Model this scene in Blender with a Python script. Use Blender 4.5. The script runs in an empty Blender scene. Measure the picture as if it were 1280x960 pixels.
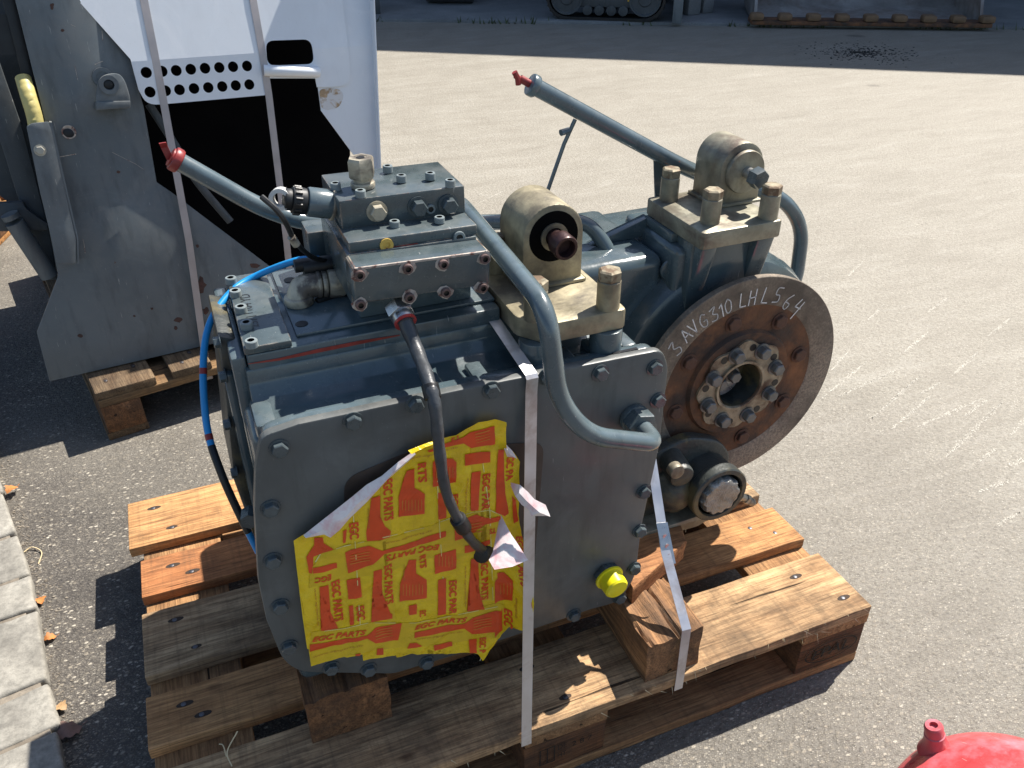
import bpy, bmesh, math, random
from mathutils import Vector, Matrix, Euler, noise
random.seed(7)
SC = bpy.context.scene
COL = SC.collection
PI = math.pi
# ------------------------------------------------------------------ camera
F = 1052.156
CROT = Euler((1.00368, 0.0017982, -0.3887847), 'XYZ')
CLOC = Vector((0.2102104, -0.7284617, 1.27929))
cd = bpy.data.cameras.new('camera')
cam = bpy.data.objects.new('camera', cd)
COL.objects.link(cam)
cam.location = CLOC
cam.rotation_euler = CROT
cd.sensor_width = 36.0
cd.lens = 36.0 * F / 1280.0
cd.clip_start = 0.02
cd.clip_end = 400
SC.camera = cam
# ------------------------------------------------------------------ light
SUNV = Vector((0.67, 0.26, 1.0)).normalized()
el = math.asin(SUNV.z)
az = math.atan2(SUNV.x, SUNV.y)
w = bpy.data.worlds.new('World')
SC.world = w
w.use_nodes = True
wn = w.node_tree
sky = wn.nodes.new('ShaderNodeTexSky')
sky.sky_type = 'NISHITA'
sky.sun_disc = False
sky.sun_elevation = el
sky.sun_rotation = az
wn.links.new(sky.outputs[0], wn.nodes['Background'].inputs[0])
wn.nodes['Background'].inputs[1].default_value = 0.08
sl = bpy.data.lights.new('sun', 'SUN')
sl.energy = 5.0
sl.angle = math.radians(0.55)
sl.color = (1.0, 0.94, 0.86)
so = bpy.data.objects.new('sun', sl)
so.rotation_euler = (-SUNV).to_track_quat('-Z', 'Y').to_euler()
so.location = (3, 2, 6)
COL.objects.link(so)
SC.view_settings.view_transform = 'Standard'
SC.view_settings.look = 'None'
SC.view_settings.exposure = 0.92
SC.view_settings.gamma = 1.0

# ------------------------------------------------------------------ measuring rays: a pixel of the survey photo on a known plane
RM = CROT.to_matrix()
def ray(u, v):
    return RM @ Vector(((u - 640) / F, (480 - v) / F, -1))
def onZ(u, v, z=0.0):
    d = ray(u, v); return CLOC + d * ((z - CLOC.z) / d.z)
def onY(u, v, y):
    d = ray(u, v); return CLOC + d * ((y - CLOC.y) / d.y)
def onX(u, v, x):
    d = ray(u, v); return CLOC + d * ((x - CLOC.x) / d.x)
def onP(u, v, p, n):
    d = ray(u, v); return CLOC + d * (((p - CLOC).dot(n)) / d.dot(n))

# ------------------------------------------------------------------ object helpers
def setp(o, label=None, cat=None, group=None, kind=None):
    if label: o['label'] = label
    if cat: o['category'] = cat
    if group: o['group'] = group
    if kind: o['kind'] = kind
    return o
def empty(name, loc, rz=0.0, **k):
    o = bpy.data.objects.new(name, None)
    o.empty_display_size = 0.1
    o.location = loc; o.rotation_euler = (0, 0, rz)
    COL.objects.link(o)
    return setp(o, **k)
def wloc(o):
    v = Vector((0, 0, 0))
    while o is not None:
        v = v + Vector(o.location); o = o.parent
    return v
def finish(bm, ang=0.62):
    for f in bm.faces: f.smooth = True
    for e in bm.edges:
        if len(e.link_faces) == 2:
            e.smooth = e.calc_face_angle(0) < ang
def mesh(name, bm, ang=0.62):
    bmesh.ops.recalc_face_normals(bm, faces=bm.faces)
    finish(bm, ang)
    me = bpy.data.meshes.new(name)
    bm.to_mesh(me); bm.free()
    return me
def obj(name, bm, mat, parent=None, ang=0.62, **k):
    """bm in world coordinates; parents only translate"""
    if parent is not None:
        off = wloc(parent)
        bmesh.ops.translate(bm, verts=bm.verts, vec=-off)
    me = mesh(name, bm, ang)
    if mat: me.materials.append(mat)
    o = bpy.data.objects.new(name, me)
    COL.objects.link(o)
    o.parent = parent
    return setp(o, **k)
def place(name, me, parent, loc, rot=None, scale=None, **k):
    """shared mesh me with its own origin, put at world loc"""
    o = bpy.data.objects.new(name, me)
    COL.objects.link(o)
    o.parent = parent
    o.location = Vector(loc) - (wloc(parent) if parent else Vector((0, 0, 0)))
    if rot is not None: o.rotation_euler = rot.to_euler() if not isinstance(rot, (tuple, Euler)) else rot
    if scale is not None: o.scale = scale
    return setp(o, **k)
def NB(): return bmesh.new()
def join(bm, b2):
    me = bpy.data.meshes.new('tmp'); b2.to_mesh(me); b2.free(); bm.from_mesh(me); bpy.data.meshes.remove(me); return bm
def box(bm, x0, x1, y0, y1, z0, z1, bev=0.0, seg=2, jit=0.0):
    b = NB()
    bmesh.ops.create_cube(b, size=1)
    for v in b.verts:
        v.co = Vector((x0 + (v.co.x + .5) * (x1 - x0), y0 + (v.co.y + .5) * (y1 - y0), z0 + (v.co.z + .5) * (z1 - z0)))
        if jit: v.co += Vector((random.uniform(-jit, jit), random.uniform(-jit, jit), random.uniform(-jit, jit)))
    if bev: bmesh.ops.bevel(b, geom=b.edges[:], offset=bev, segments=seg, affect='EDGES', profile=0.5)
    return join(bm, b)
def axis_mat(d):
    return Vector(d).normalized().to_track_quat('Z', 'Y').to_matrix()
def cyl(bm, p, d, r, h, n=24, r2=None, bev=0.0, rot=0.0, seg=2):
    b = NB()
    bmesh.ops.create_cone(b, cap_ends=True, segments=n, radius1=r, radius2=r if r2 is None else r2, depth=h)
    if bev:
        es = [e for e in b.edges if abs(e.verts[0].co.z - e.verts[1].co.z) < 1e-6]
        bmesh.ops.bevel(b, geom=es, offset=bev, segments=seg, affect='EDGES', profile=0.5)
    M = axis_mat(d)
    R2 = Matrix.Rotation(rot, 3, 'Z')
    p = Vector(p)
    for v in b.verts: v.co = p + M @ (R2 @ (v.co + Vector((0, 0, h / 2))))
    return join(bm, b)
def lathe(bm, p, d, prof, n=40, rot=0.0):
    """prof: list of (r, h)"""
    M = axis_mat(d); p = Vector(p); rings = []
    for r, h in prof:
        if r < 1e-6:
            rings.append([bm.verts.new(p + M @ Vector((0, 0, h)))])
        else:
            rings.append([bm.verts.new(p + M @ Vector((r * math.cos(rot + 2 * PI * i / n), r * math.sin(rot + 2 * PI * i / n), h))) for i in range(n)])
    for a, b in zip(rings, rings[1:]):
        for i in range(n):
            j = (i + 1) % n
            va = a if len(a) == 1 else None
            if len(a) == 1 and len(b) == 1: continue
            if len(a) == 1: bm.faces.new((a[0], b[i], b[j]))
            elif len(b) == 1: bm.faces.new((a[i], a[j], b[0]))
            else: bm.faces.new((a[i], a[j], b[j], b[i]))
    return bm
def smooth_path(pts, k=8):
    """Catmull-Rom through pts"""
    pts = [Vector(p) for p in pts]
    P = [pts[0] * 2 - pts[1]] + pts + [pts[-1] * 2 - pts[-2]]
    out = []
    for i in range(1, len(P) - 2):
        a, b, c, d = P[i - 1], P[i], P[i + 1], P[i + 2]
        for s in range(k):
            t = s / k
            out.append(0.5 * ((2 * b) + (c - a) * t + (2 * a - 5 * b + 4 * c - d) * t * t + (3 * b - a - 3 * c + d) * t ** 3))
    out.append(pts[-1])
    return out
def bend_path(pts, rad=0.03, k=6):
    """straight runs with rounded corners, as bent tube"""
    pts = [Vector(p) for p in pts]; out = [pts[0]]
    for i in range(1, len(pts) - 1):
        a, b, c = pts[i - 1], pts[i], pts[i + 1]
        r = min(rad, (a - b).length * .48, (c - b).length * .48)
        p0 = b + (a - b).normalized() * r; p1 = b + (c - b).normalized() * r
        for s in range(k + 1):
            t = s / k
            out.append(p0 * (1 - t) ** 2 + b * 2 * t * (1 - t) + p1 * t * t)
    out.append(pts[-1]); return out
def tube(bm, path, r, n=12, cap=True, rf=None):
    path = [Vector(p) for p in path]
    up = None; rings = []
    for i, p in enumerate(path):
        d = (path[min(i + 1, len(path) - 1)] - path[max(i - 1, 0)]).normalized()
        if up is None:
            up = d.orthogonal().normalized()
        up = (up - d * up.dot(d)).normalized()
        s = d.cross(up)
        rr = rf(i / (len(path) - 1)) * r if rf else r
        rings.append([bm.verts.new(p + (up * math.cos(2 * PI * j / n) + s * math.sin(2 * PI * j / n)) * rr) for j in range(n)])
    for a, b in zip(rings, rings[1:]):
        for j in range(n):
            bm.faces.new((a[j], a[(j + 1) % n], b[(j + 1) % n], b[j]))
    if cap:
        bm.faces.new(rings[0][::-1]); bm.faces.new(rings[-1])
    return bm
def prism(bm, pts, vec, bev=0.0, seg=2):
    """polygon (world points) extruded by vec"""
    b = NB(); vec = Vector(vec)
    f = b.faces.new([b.verts.new(Vector(p)) for p in pts])
    r = bmesh.ops.extrude_face_region(b, geom=[f])
    bmesh.ops.translate(b, verts=[v for v in r['geom'] if isinstance(v, bmesh.types.BMVert)], vec=vec)
    bmesh.ops.recalc_face_normals(b, faces=b.faces)
    if bev:
        bmesh.ops.bevel(b, geom=b.edges[:], offset=bev, segments=seg, affect='EDGES', profile=0.5)
    ng = [f for f in b.faces if len(f.verts) > 4]
    if ng: bmesh.ops.triangulate(b, faces=ng)
    return join(bm, b)
def round_poly(pts, rads, k=5):
    """round corners of polygon of Vectors"""
    out = []; n = len(pts)
    for i in range(n):
        a, b, c = Vector(pts[i - 1]), Vector(pts[i]), Vector(pts[(i + 1) % n])
        r = rads[i] if isinstance(rads, (list, tuple)) else rads
        if r <= 0: out.append(b); continue
        r0 = min(r, (a - b).length * .49); r1 = min(r, (c - b).length * .49)
        p0 = b + (a - b).normalized() * r0; p1 = b + (c - b).normalized() * r1
        for s in range(k + 1):
            t = s / k
            out.append(p0 * (1 - t) ** 2 + b * 2 * t * (1 - t) + p1 * t * t)
    return out
def ribbon(bm, centers, wdirs, width, thick, ndirs):
    """flat band through centers"""
    rings = []
    for c, wd, nd in zip(centers, wdirs, ndirs):
        c = Vector(c); wd = Vector(wd).normalized() * width / 2; nd = Vector(nd).normalized() * thick
        rings.append([bm.verts.new(c - wd), bm.verts.new(c + wd), bm.verts.new(c + wd + nd), bm.verts.new(c - wd + nd)])
    for a, b in zip(rings, rings[1:]):
        for j in range(4):
            bm.faces.new((a[j], a[(j + 1) % 4], b[(j + 1) % 4], b[j]))
    bm.faces.new(rings[0][::-1]); bm.faces.new(rings[-1])
    return bm
_tc = {}
def text2d(s, bold=0.02, shear=0.0):
    key = (s, bold, shear)
    if key in _tc: return _tc[key]
    cu = bpy.data.curves.new('t', 'FONT'); cu.body = s; cu.offset = bold; cu.shear = shear; cu.resolution_u = 3
    cu.fill_mode = 'FRONT'
    o = bpy.data.objects.new('t', cu); COL.objects.link(o)
    dg = bpy.context.evaluated_depsgraph_get(); dg.update()
    me = bpy.data.meshes.new_from_object(o.evaluated_get(dg))
    vs = [v.co.copy() for v in me.vertices]; fs = [tuple(p.vertices) for p in me.polygons]
    bpy.data.objects.remove(o); bpy.data.curves.remove(cu); bpy.data.meshes.remove(me)
    x0 = min(v.x for v in vs); x1 = max(v.x for v in vs); y1 = max(v.y for v in vs)
    y0 = min(v.y for v in vs)
    _tc[key] = ([((v.x - x0) / (x1 - x0), (v.y - y0) / (y1 - y0)) for v in vs], fs, (x1 - x0), (y1 - y0))
    return _tc[key]

# ------------------------------------------------------------------ materials
class NT:
    def __init__(s, name):
        s.m = bpy.data.materials.new(name); s.m.use_nodes = True
        s.t = s.m.node_tree; s.p = s.t.nodes['Principled BSDF']; s._c = None
    def n(s, typ, **k):
        nd = s.t.nodes.new(typ)
        for a, b in k.items():
            if a.startswith('i_'):
                key = a[2:]
                nd.inputs[int(key) if key.isdigit() else key].default_value = b
            else: setattr(nd, a, b)
        return nd
    def l(s, a, b): s.t.links.new(a, b)
    def coord(s, scale=(1, 1, 1), rnd=False, which='Object'):
        src = s.n('ShaderNodeNewGeometry').outputs['Position'] if which == 'World' else s.n('ShaderNodeTexCoord').outputs[which]
        if rnd:
            oi = s.n('ShaderNodeObjectInfo'); mu = s.n('ShaderNodeMath', operation='MULTIPLY', i_1=37.0); s.l(oi.outputs['Random'], mu.inputs[0])
            ad = s.n('ShaderNodeVectorMath', operation='ADD'); s.l(src, ad.inputs[0]); s.l(mu.outputs[0], ad.inputs[1]); src = ad.outputs[0]
        mp = s.n('ShaderNodeMapping'); mp.inputs['Scale'].default_value = scale; s.l(src, mp.inputs[0])
        return mp.outputs[0]
    def noise(s, co, scale, detail=4, rough=.5, dist=0.0):
        nd = s.n('ShaderNodeTexNoise'); nd.inputs['Scale'].default_value = scale; nd.inputs['Detail'].default_value = detail
        nd.inputs['Roughness'].default_value = rough; nd.inputs['Distortion'].default_value = dist
        s.l(co, nd.inputs['Vector']); return nd.outputs['Fac']
    def vor(s, co, scale, feat='F1', out='Distance', rnd=1.0):
        nd = s.n('ShaderNodeTexVoronoi'); nd.feature = feat; nd.inputs['Scale'].default_value = scale; nd.inputs['Randomness'].default_value = rnd
        s.l(co, nd.inputs['Vector']); return nd.outputs[out]
    def ramp(s, f, stops):
        r = s.n('ShaderNodeValToRGB'); e = r.color_ramp.elements
        while len(e) < len(stops): e.new(0.5)
        for i, (p, c) in enumerate(stops):
            e[i].position = p
            e[i].color = (c, c, c, 1) if not isinstance(c, tuple) else (c[0], c[1], c[2], 1)
        s.l(f, r.inputs[0]); return r.outputs[0]
    def mix(s, fac, a, b, mode='MIX'):
        m = s.n('ShaderNodeMix', data_type='RGBA', blend_type=mode)
        for v, i in ((fac, 0), (a, 6), (b, 7)):
            if hasattr(v, 'is_linked') or hasattr(v, 'links'): s.l(v, m.inputs[i])
            elif isinstance(v, tuple): m.inputs[i].default_value = (v[0], v[1], v[2], 1)
            else: m.inputs[i].default_value = v
        return m.outputs[2]
    def math(s, op, a, b=0.0, clamp=False):
        m = s.n('ShaderNodeMath', operation=op, use_clamp=clamp)
        for v, i in ((a, 0), (b, 1)):
            if hasattr(v, 'links'): s.l(v, m.inputs[i])
            else: m.inputs[i].default_value = v
        return m.outputs[0]
    def bump(s, h, strength, dist=0.002, prev=None):
        b = s.n('ShaderNodeBump'); b.inputs['Strength'].default_value = strength; b.inputs['Distance'].default_value = dist
        s.l(h, b.inputs['Height'])
        if prev: s.l(prev, b.inputs['Normal'])
        return b.outputs[0]
    def done(s, col=None, rough=None, metal=None, nrm=None, spec=None, coat=None):
        for v, k in ((col, 'Base Color'), (rough, 'Roughness'), (metal, 'Metallic'), (nrm, 'Normal'), (spec, 'Specular IOR Level'), (coat, 'Coat Weight')):
            if v is None: continue
            if hasattr(v, 'links'): s.l(v, s.p.inputs[k])
            elif isinstance(v, tuple): s.p.inputs[k].default_value = (v[0], v[1], v[2], 1)
            else: s.p.inputs[k].default_value = v
        return s.m

def m_paint(name, base, rough=.33, chips=.0, chipcol=(.16, .035, .02), dust=.35, dustcol=(.34, .31, .27), cast=.25, edge=0.0, var=.25, big=4.0, worn=1.0, coat=0.0):
    s = NT(name); co = s.coord()
    n1 = s.noise(co, big, 5, .55); n2 = s.noise(co, 22, 6, .65)
    d = tuple(c * (1 - var) for c in base); b = tuple(min(1, c * (1 + var)) for c in base)
    c = s.ramp(n1, [(.3, d), (.7, b)])
    # dust film, mostly on upward faces
    g = s.n('ShaderNodeNewGeometry'); sx = s.n('ShaderNodeSeparateXYZ'); s.l(g.outputs['Normal'], sx.inputs[0])
    upf = s.ramp(sx.outputs['Z'], [(.2, .25), (.9, 1.0)])
    dm = s.math('MULTIPLY', s.ramp(n2, [(.42, 0.0), (.75, 1.0)]), upf)
    dm = s.math('MULTIPLY', dm, dust)
    c = s.mix(dm, c, dustcol)
    # streaks / grime
    gr = s.noise(s.coord((14, 14, 2.2)), 3.0, 5, .6)
    c = s.mix(s.ramp(gr, [(.52, 0.0), (.75, .55 * worn)]), c, tuple(x * .45 for x in base))
    sm = s.noise(s.coord((3, 3, 3)), 1.7, 7, .7, 1.0)
    c = s.mix(s.ramp(sm, [(.52, 0.0), (.72, .30)]), c, tuple(min(1, x * 1.9 + .03) for x in base))
    sp = s.noise(co, 420, 2, .5)
    c = s.mix(s.ramp(sp, [(.72, 0.0), (.76, .5)]), c, (.42, .42, .40))
    scr = s.noise(s.coord((300, 40, 26)), 1.0, 2, .5)
    c = s.mix(s.ramp(scr, [(.735, 0.0), (.76, .45 * worn)]), c, (.45, .45, .43))
    if edge > 0:
        bv = s.n('ShaderNodeBevel'); bv.samples = 4; bv.inputs['Radius'].default_value = .0035
        dp = s.n('ShaderNodeVectorMath', operation='DOT_PRODUCT'); s.l(bv.outputs[0], dp.inputs[0]); s.l(g.outputs['Normal'], dp.inputs[1])
        ev = s.math('SUBTRACT', 1.0, dp.outputs['Value'])
        ev = s.math('MULTIPLY', ev, s.ramp(s.noise(co, 60, 6, .7), [(.42, 0.0), (.62, 1.0)]))
        c = s.mix(s.ramp(ev, [(.02, 0.0), (.07, edge)]), c, s.ramp(s.noise(co, 45, 3), [(.4, (.42, .36, .28)), (.6, (.17, .09, .06))]))
    if chips > 0:
        ch = s.noise(co, 34, 5, .6, .6); cm = s.noise(co, 7, 3)
        cc = s.math('MULTIPLY', ch, s.ramp(cm, [(.45, .6), (.7, 1.0)]))
        k = .66 - chips * .15
        msk = s.ramp(cc, [(k, 0.0), (k + .012, 1.0)])
        c = s.mix(msk, c, s.ramp(s.noise(co, 90, 3), [(.4, chipcol), (.6, (.10, .06, .045))]))
    r = s.ramp(n2, [(.3, rough * .8), (.75, min(1, rough * 1.7))])
    nb = s.bump(s.noise(co, 260, 2), .06, .001)
    nb = s.bump(s.noise(co, 38, 4, .5), cast, .0022, nb)
    s.p.inputs['Coat Roughness'].default_value = .12
    return s.done(c, r, 0.0, nb, coat=coat)

def m_wood(name, light, dark, grime=.3):
    s = NT(name)
    co = s.coord((1.0, 9, 9), rnd=True); cf = s.coord((3, 70, 70), rnd=True); cg = s.coord((1, 1, 1), rnd=True)
    n = s.noise(co, 3.2, 7, .62, 1.6); n2 = s.noise(cf, 4.0, 6, .7, .3)
    c = s.ramp(n, [(.28, dark), (.46, tuple((a + b) / 2 for a, b in zip(light, dark))), (.60, light), (.78, tuple(min(1, a * 1.18) for a in light))])
    c = s.mix(s.ramp(n2, [(.34, .75), (.56, 0.0)]), c, tuple(x * .38 for x in dark))
    oi = s.n('ShaderNodeObjectInfo')
    c = s.mix(1.0, c, oi.outputs['Color'], 'MULTIPLY')
    # saw marks across the board
    sw = s.noise(s.coord((150, 6, 6), rnd=True), 1.0, 3, .6)
    c = s.mix(s.ramp(sw, [(.5, 0.0), (.72, .30)]), c, tuple(x * .5 for x in dark))
    # weather stains and boot dirt
    gm = s.noise(cg, 4.2, 8, .72, .4); g2 = s.noise(cg, 23, 6, .7, .2)
    c = s.mix(s.ramp(gm, [(.42, 0.0), (.70, min(.95, grime * 1.25))]), c, (.055, .045, .036))
    c = s.mix(s.ramp(g2, [(.50, 0.0), (.72, .6 * grime + .15)]), c, (.05, .034, .024))
    kv = s.vor(s.coord((3.1, 7, 7), rnd=True), 1.6)
    c = s.mix(s.ramp(kv, [(.035, .9), (.10, 0.0)]), c, (.06, .024, .012))
    # long drying cracks
    ck = s.noise(s.coord((1.6, 42, 42), rnd=True), 1.5, 3, .5)
    cm = s.ramp(ck, [(.285, 1.0), (.315, 0.0)])
    c = s.mix(s.math('MULTIPLY', cm, .85), c, (.014, .009, .006))
    nb = s.bump(n2, .7, .003); nb = s.bump(n, .4, .004, nb)
    inv = s.math('MULTIPLY', cm, -1.0); nb = s.bump(inv, .8, .004, nb)
    fz = s.noise(cg, 420, 3); nb = s.bump(fz, .4, .0012, nb)
    return s.done(c, .8, 0, nb, spec=.25)

def m_simple(name, col, rough=.5, metal=0.0, var=.2, scale=40, bump=.15, bd=.001, big=None, bigcol=None, bigt=(.5, .6), rnd=False):
    s = NT(name); co = s.coord(rnd=rnd)
    n = s.noise(co, scale, 5, .6)
    c = s.ramp(n, [(.3, tuple(x * (1 - var) for x in col)), (.7, tuple(min(1, x * (1 + var)) for x in col))])
    if big: c = s.mix(s.ramp(s.noise(co, big, 5, .65, .4), [(bigt[0], 0.0), (bigt[1], 1.0)]), c, bigcol)
    r = s.ramp(n, [(.3, rough * .8), (.7, min(1, rough * 1.25))])
    return s.done(c, r, metal, s.bump(s.noise(co, scale * 5, 3), bump, bd))

M_BLUE = m_paint('blue_grey_machine_paint', (.068, .098, .110), .20, chips=.08, cast=.35, dust=.14, coat=.5)
M_COVER = m_paint('cover_paint', (.092, .100, .098), .38, chips=.03, cast=.06, dust=.2, big=7)
M_VALVE = m_paint('worn_valve_paint', (.062, .084, .090), .25, chips=.16, cast=.12, edge=.8, dust=.15, coat=.4)
M_TUBE = m_paint('pipe_paint', (.085, .118, .132), .2, chips=.16, chipcol=(.30, .07, .04), cast=.12, dust=.15, big=9, coat=.5)
M_FRAME = m_paint('radiator_frame_paint', (.118, .138, .148), .45, chips=.06, chipcol=(.12, .06, .045), cast=.12, dust=.5, big=2.4, var=.22)
M_WHITE = m_paint('white_panel_paint', (.74, .78, .82), .38, chips=.02, chipcol=(.25, .12, .05), cast=.06, dust=.10, var=.04, worn=.12)
M_DARKF = m_paint('dark_frame_paint', (.05, .06, .066), .5, cast=.1, dust=.3)
M_OLIVE = m_simple('yellow_zinc', (.32, .28, .185), .5, .3, .38, 24, .45, .0015, big=11, bigcol=(.12, .105, .08), bigt=(.44, .64))
M_OLIVE2 = m_simple('grey_zinc', (.28, .265, .20), .45, .35, .35, 24, .45, .0015, big=12, bigcol=(.13, .10, .075), bigt=(.46, .66))
M_BOLT = m_simple('painted_bolt', (.068, .086, .092), .28, 0, .25, 60, .1, rnd=True)
M_ZBOLT = m_simple('rusty_zinc_bolt', (.27, .235, .165), .55, .4, .3, 80, .3, big=45, bigcol=(.16, .11, .07), rnd=True)
M_RUST = m_simple('rust', (.17, .078, .036), .85, 0, .5, 28, .8, .0015, big=11, bigcol=(.055, .036, .027), bigt=(.42, .62))
M_DISC = m_simple('disc_face', (.27, .22, .165), .62, .1, .55, 260, .8, .001, big=9, bigcol=(.105, .085, .066), bigt=(.42, .65))
M_DISCB = m_simple('dark_rusty_bolt', (.06, .042, .035), .6, .2, .4, 60, .5)
M_HUB = m_simple('worn_hub_plate', (.34, .28, .19), .5, .2, .3, 60, .3, big=24, bigcol=(.11, .065, .04), bigt=(.44, .62))
M_STEEL = m_simple('bare_steel', (.50, .50, .50), .3, .9, .12, 60, .08)
M_STRAP = m_simple('strap_steel', (.66, .66, .68), .42, .75, .10, 14, .05, big=20, bigcol=(.42, .36, .33), bigt=(.5, .75))
M_STRAPB = m_simple('matt_strap', (.45, .41, .40), .5, .45, .12, 18, .06, big=8, bigcol=(.38, .27, .2), bigt=(.6, .8))
M_BLACK = m_simple('black_rubber', (.010, .011, .012), .45, 0, .3, 50, .2)
M_CABLE = m_simple('cable_sleeve', (.045, .05, .056), .38, 0, .3, 70, .35, .0012)
M_BLUEH = m_simple('blue_hose_rubber', (.01, .25, .60), .35, 0, .12, 30, .1)
M_YCAP = m_simple('yellow_plastic', (.82, .72, .012), .35, 0, .04, 20, .03)
M_RED = m_simple('red_paint', (.42, .05, .045), .35, 0, .25, 30, .2)
M_BRASS = m_simple('tarnished_fitting', (.42, .38, .29), .42, .25, .3, 45, .4, big=18, bigcol=(.14, .12, .10))
M_CASTNUT = m_simple('crushed_nut_steel', (.30, .30, .28), .4, .6, .35, 60, .9, .003)
M_CASTDK = m_simple('dark_cast', (.040, .045, .042), .42, 0, .35, 30, .5, .002, big=8, bigcol=(.12, .10, .05))
M_PRIMER = m_simple('bare_rusty_patch', (.075, .055, .045), .55, 0, .4, 18, .2)
M_REDCAP = m_simple('dull_red_cap', (.26, .03, .028), .4, 0, .3, 40, .2)
M_REDLINE = m_simple('red_marker', (.33, .045, .03), .5, 0, .25, 60, .1)
M_HOLE = m_simple('hole_black', (.006, .006, .007), .4, 0, .2, 30, .05)  # near-black, paints the darkness inside bores, screw sockets and gaps
M_CHALK = m_simple('chalk', (.72, .71, .68), .9, 0, .2, 400, .3)
M_CHIP = m_simple('flaked_paint', (.42, .37, .32), .6, 0, .3, 80, .3, big=70, bigcol=(.16, .075, .06))
M_FOLD = m_simple('tape_backing', (.78, .72, .70), .5, 0, .15, 30, .15, big=22, bigcol=(.70, .36, .38), bigt=(.5, .68))
M_NAIL = m_simple('nail_steel', (.12, .12, .13), .45, .7, .3, 60, .2)
M_LEAF = m_simple('dry_leaf', (.42, .16, .04), .7, 0, .35, 60, .4, rnd=True)
M_LEAFB = m_simple('brown_leaf', (.19, .11, .085), .7, 0, .3, 60, .4)
M_STRAW = m_simple('straw', (.62, .50, .30), .7, 0, .2, 60, .1)
M_WOOD = m_wood('pallet_wood', (.50, .33, .185), (.27, .155, .08), .35)
M_WOODG = m_wood('greyed_pallet_wood', (.34, .265, .19), (.17, .115, .075), .6)
M_WOODD = m_wood('dark_block_wood', (.30, .155, .075), (.10, .05, .027), .6)

def m_tape():
    s = NT('yellow_tape'); co = s.coord()
    n = s.noise(co, 35, 5, .6)
    c = s.ramp(n, [(.3, (.70, .47, .010)), (.55, (.86, .60, .012)), (.8, (.90, .68, .04))])
    return s.done(c, .25, 0, s.bump(s.noise(co, 26, 6, .65, 1.5), .75, .004))
M_TAPE = m_tape()
M_TAPER = m_simple('red_tape_print', (.74, .075, .012), .33, 0, .12, 40, .1)
M_TAPEO = m_simple('small_red_print', (.50, .20, .02), .4, 0, .1, 40, .1)

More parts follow.
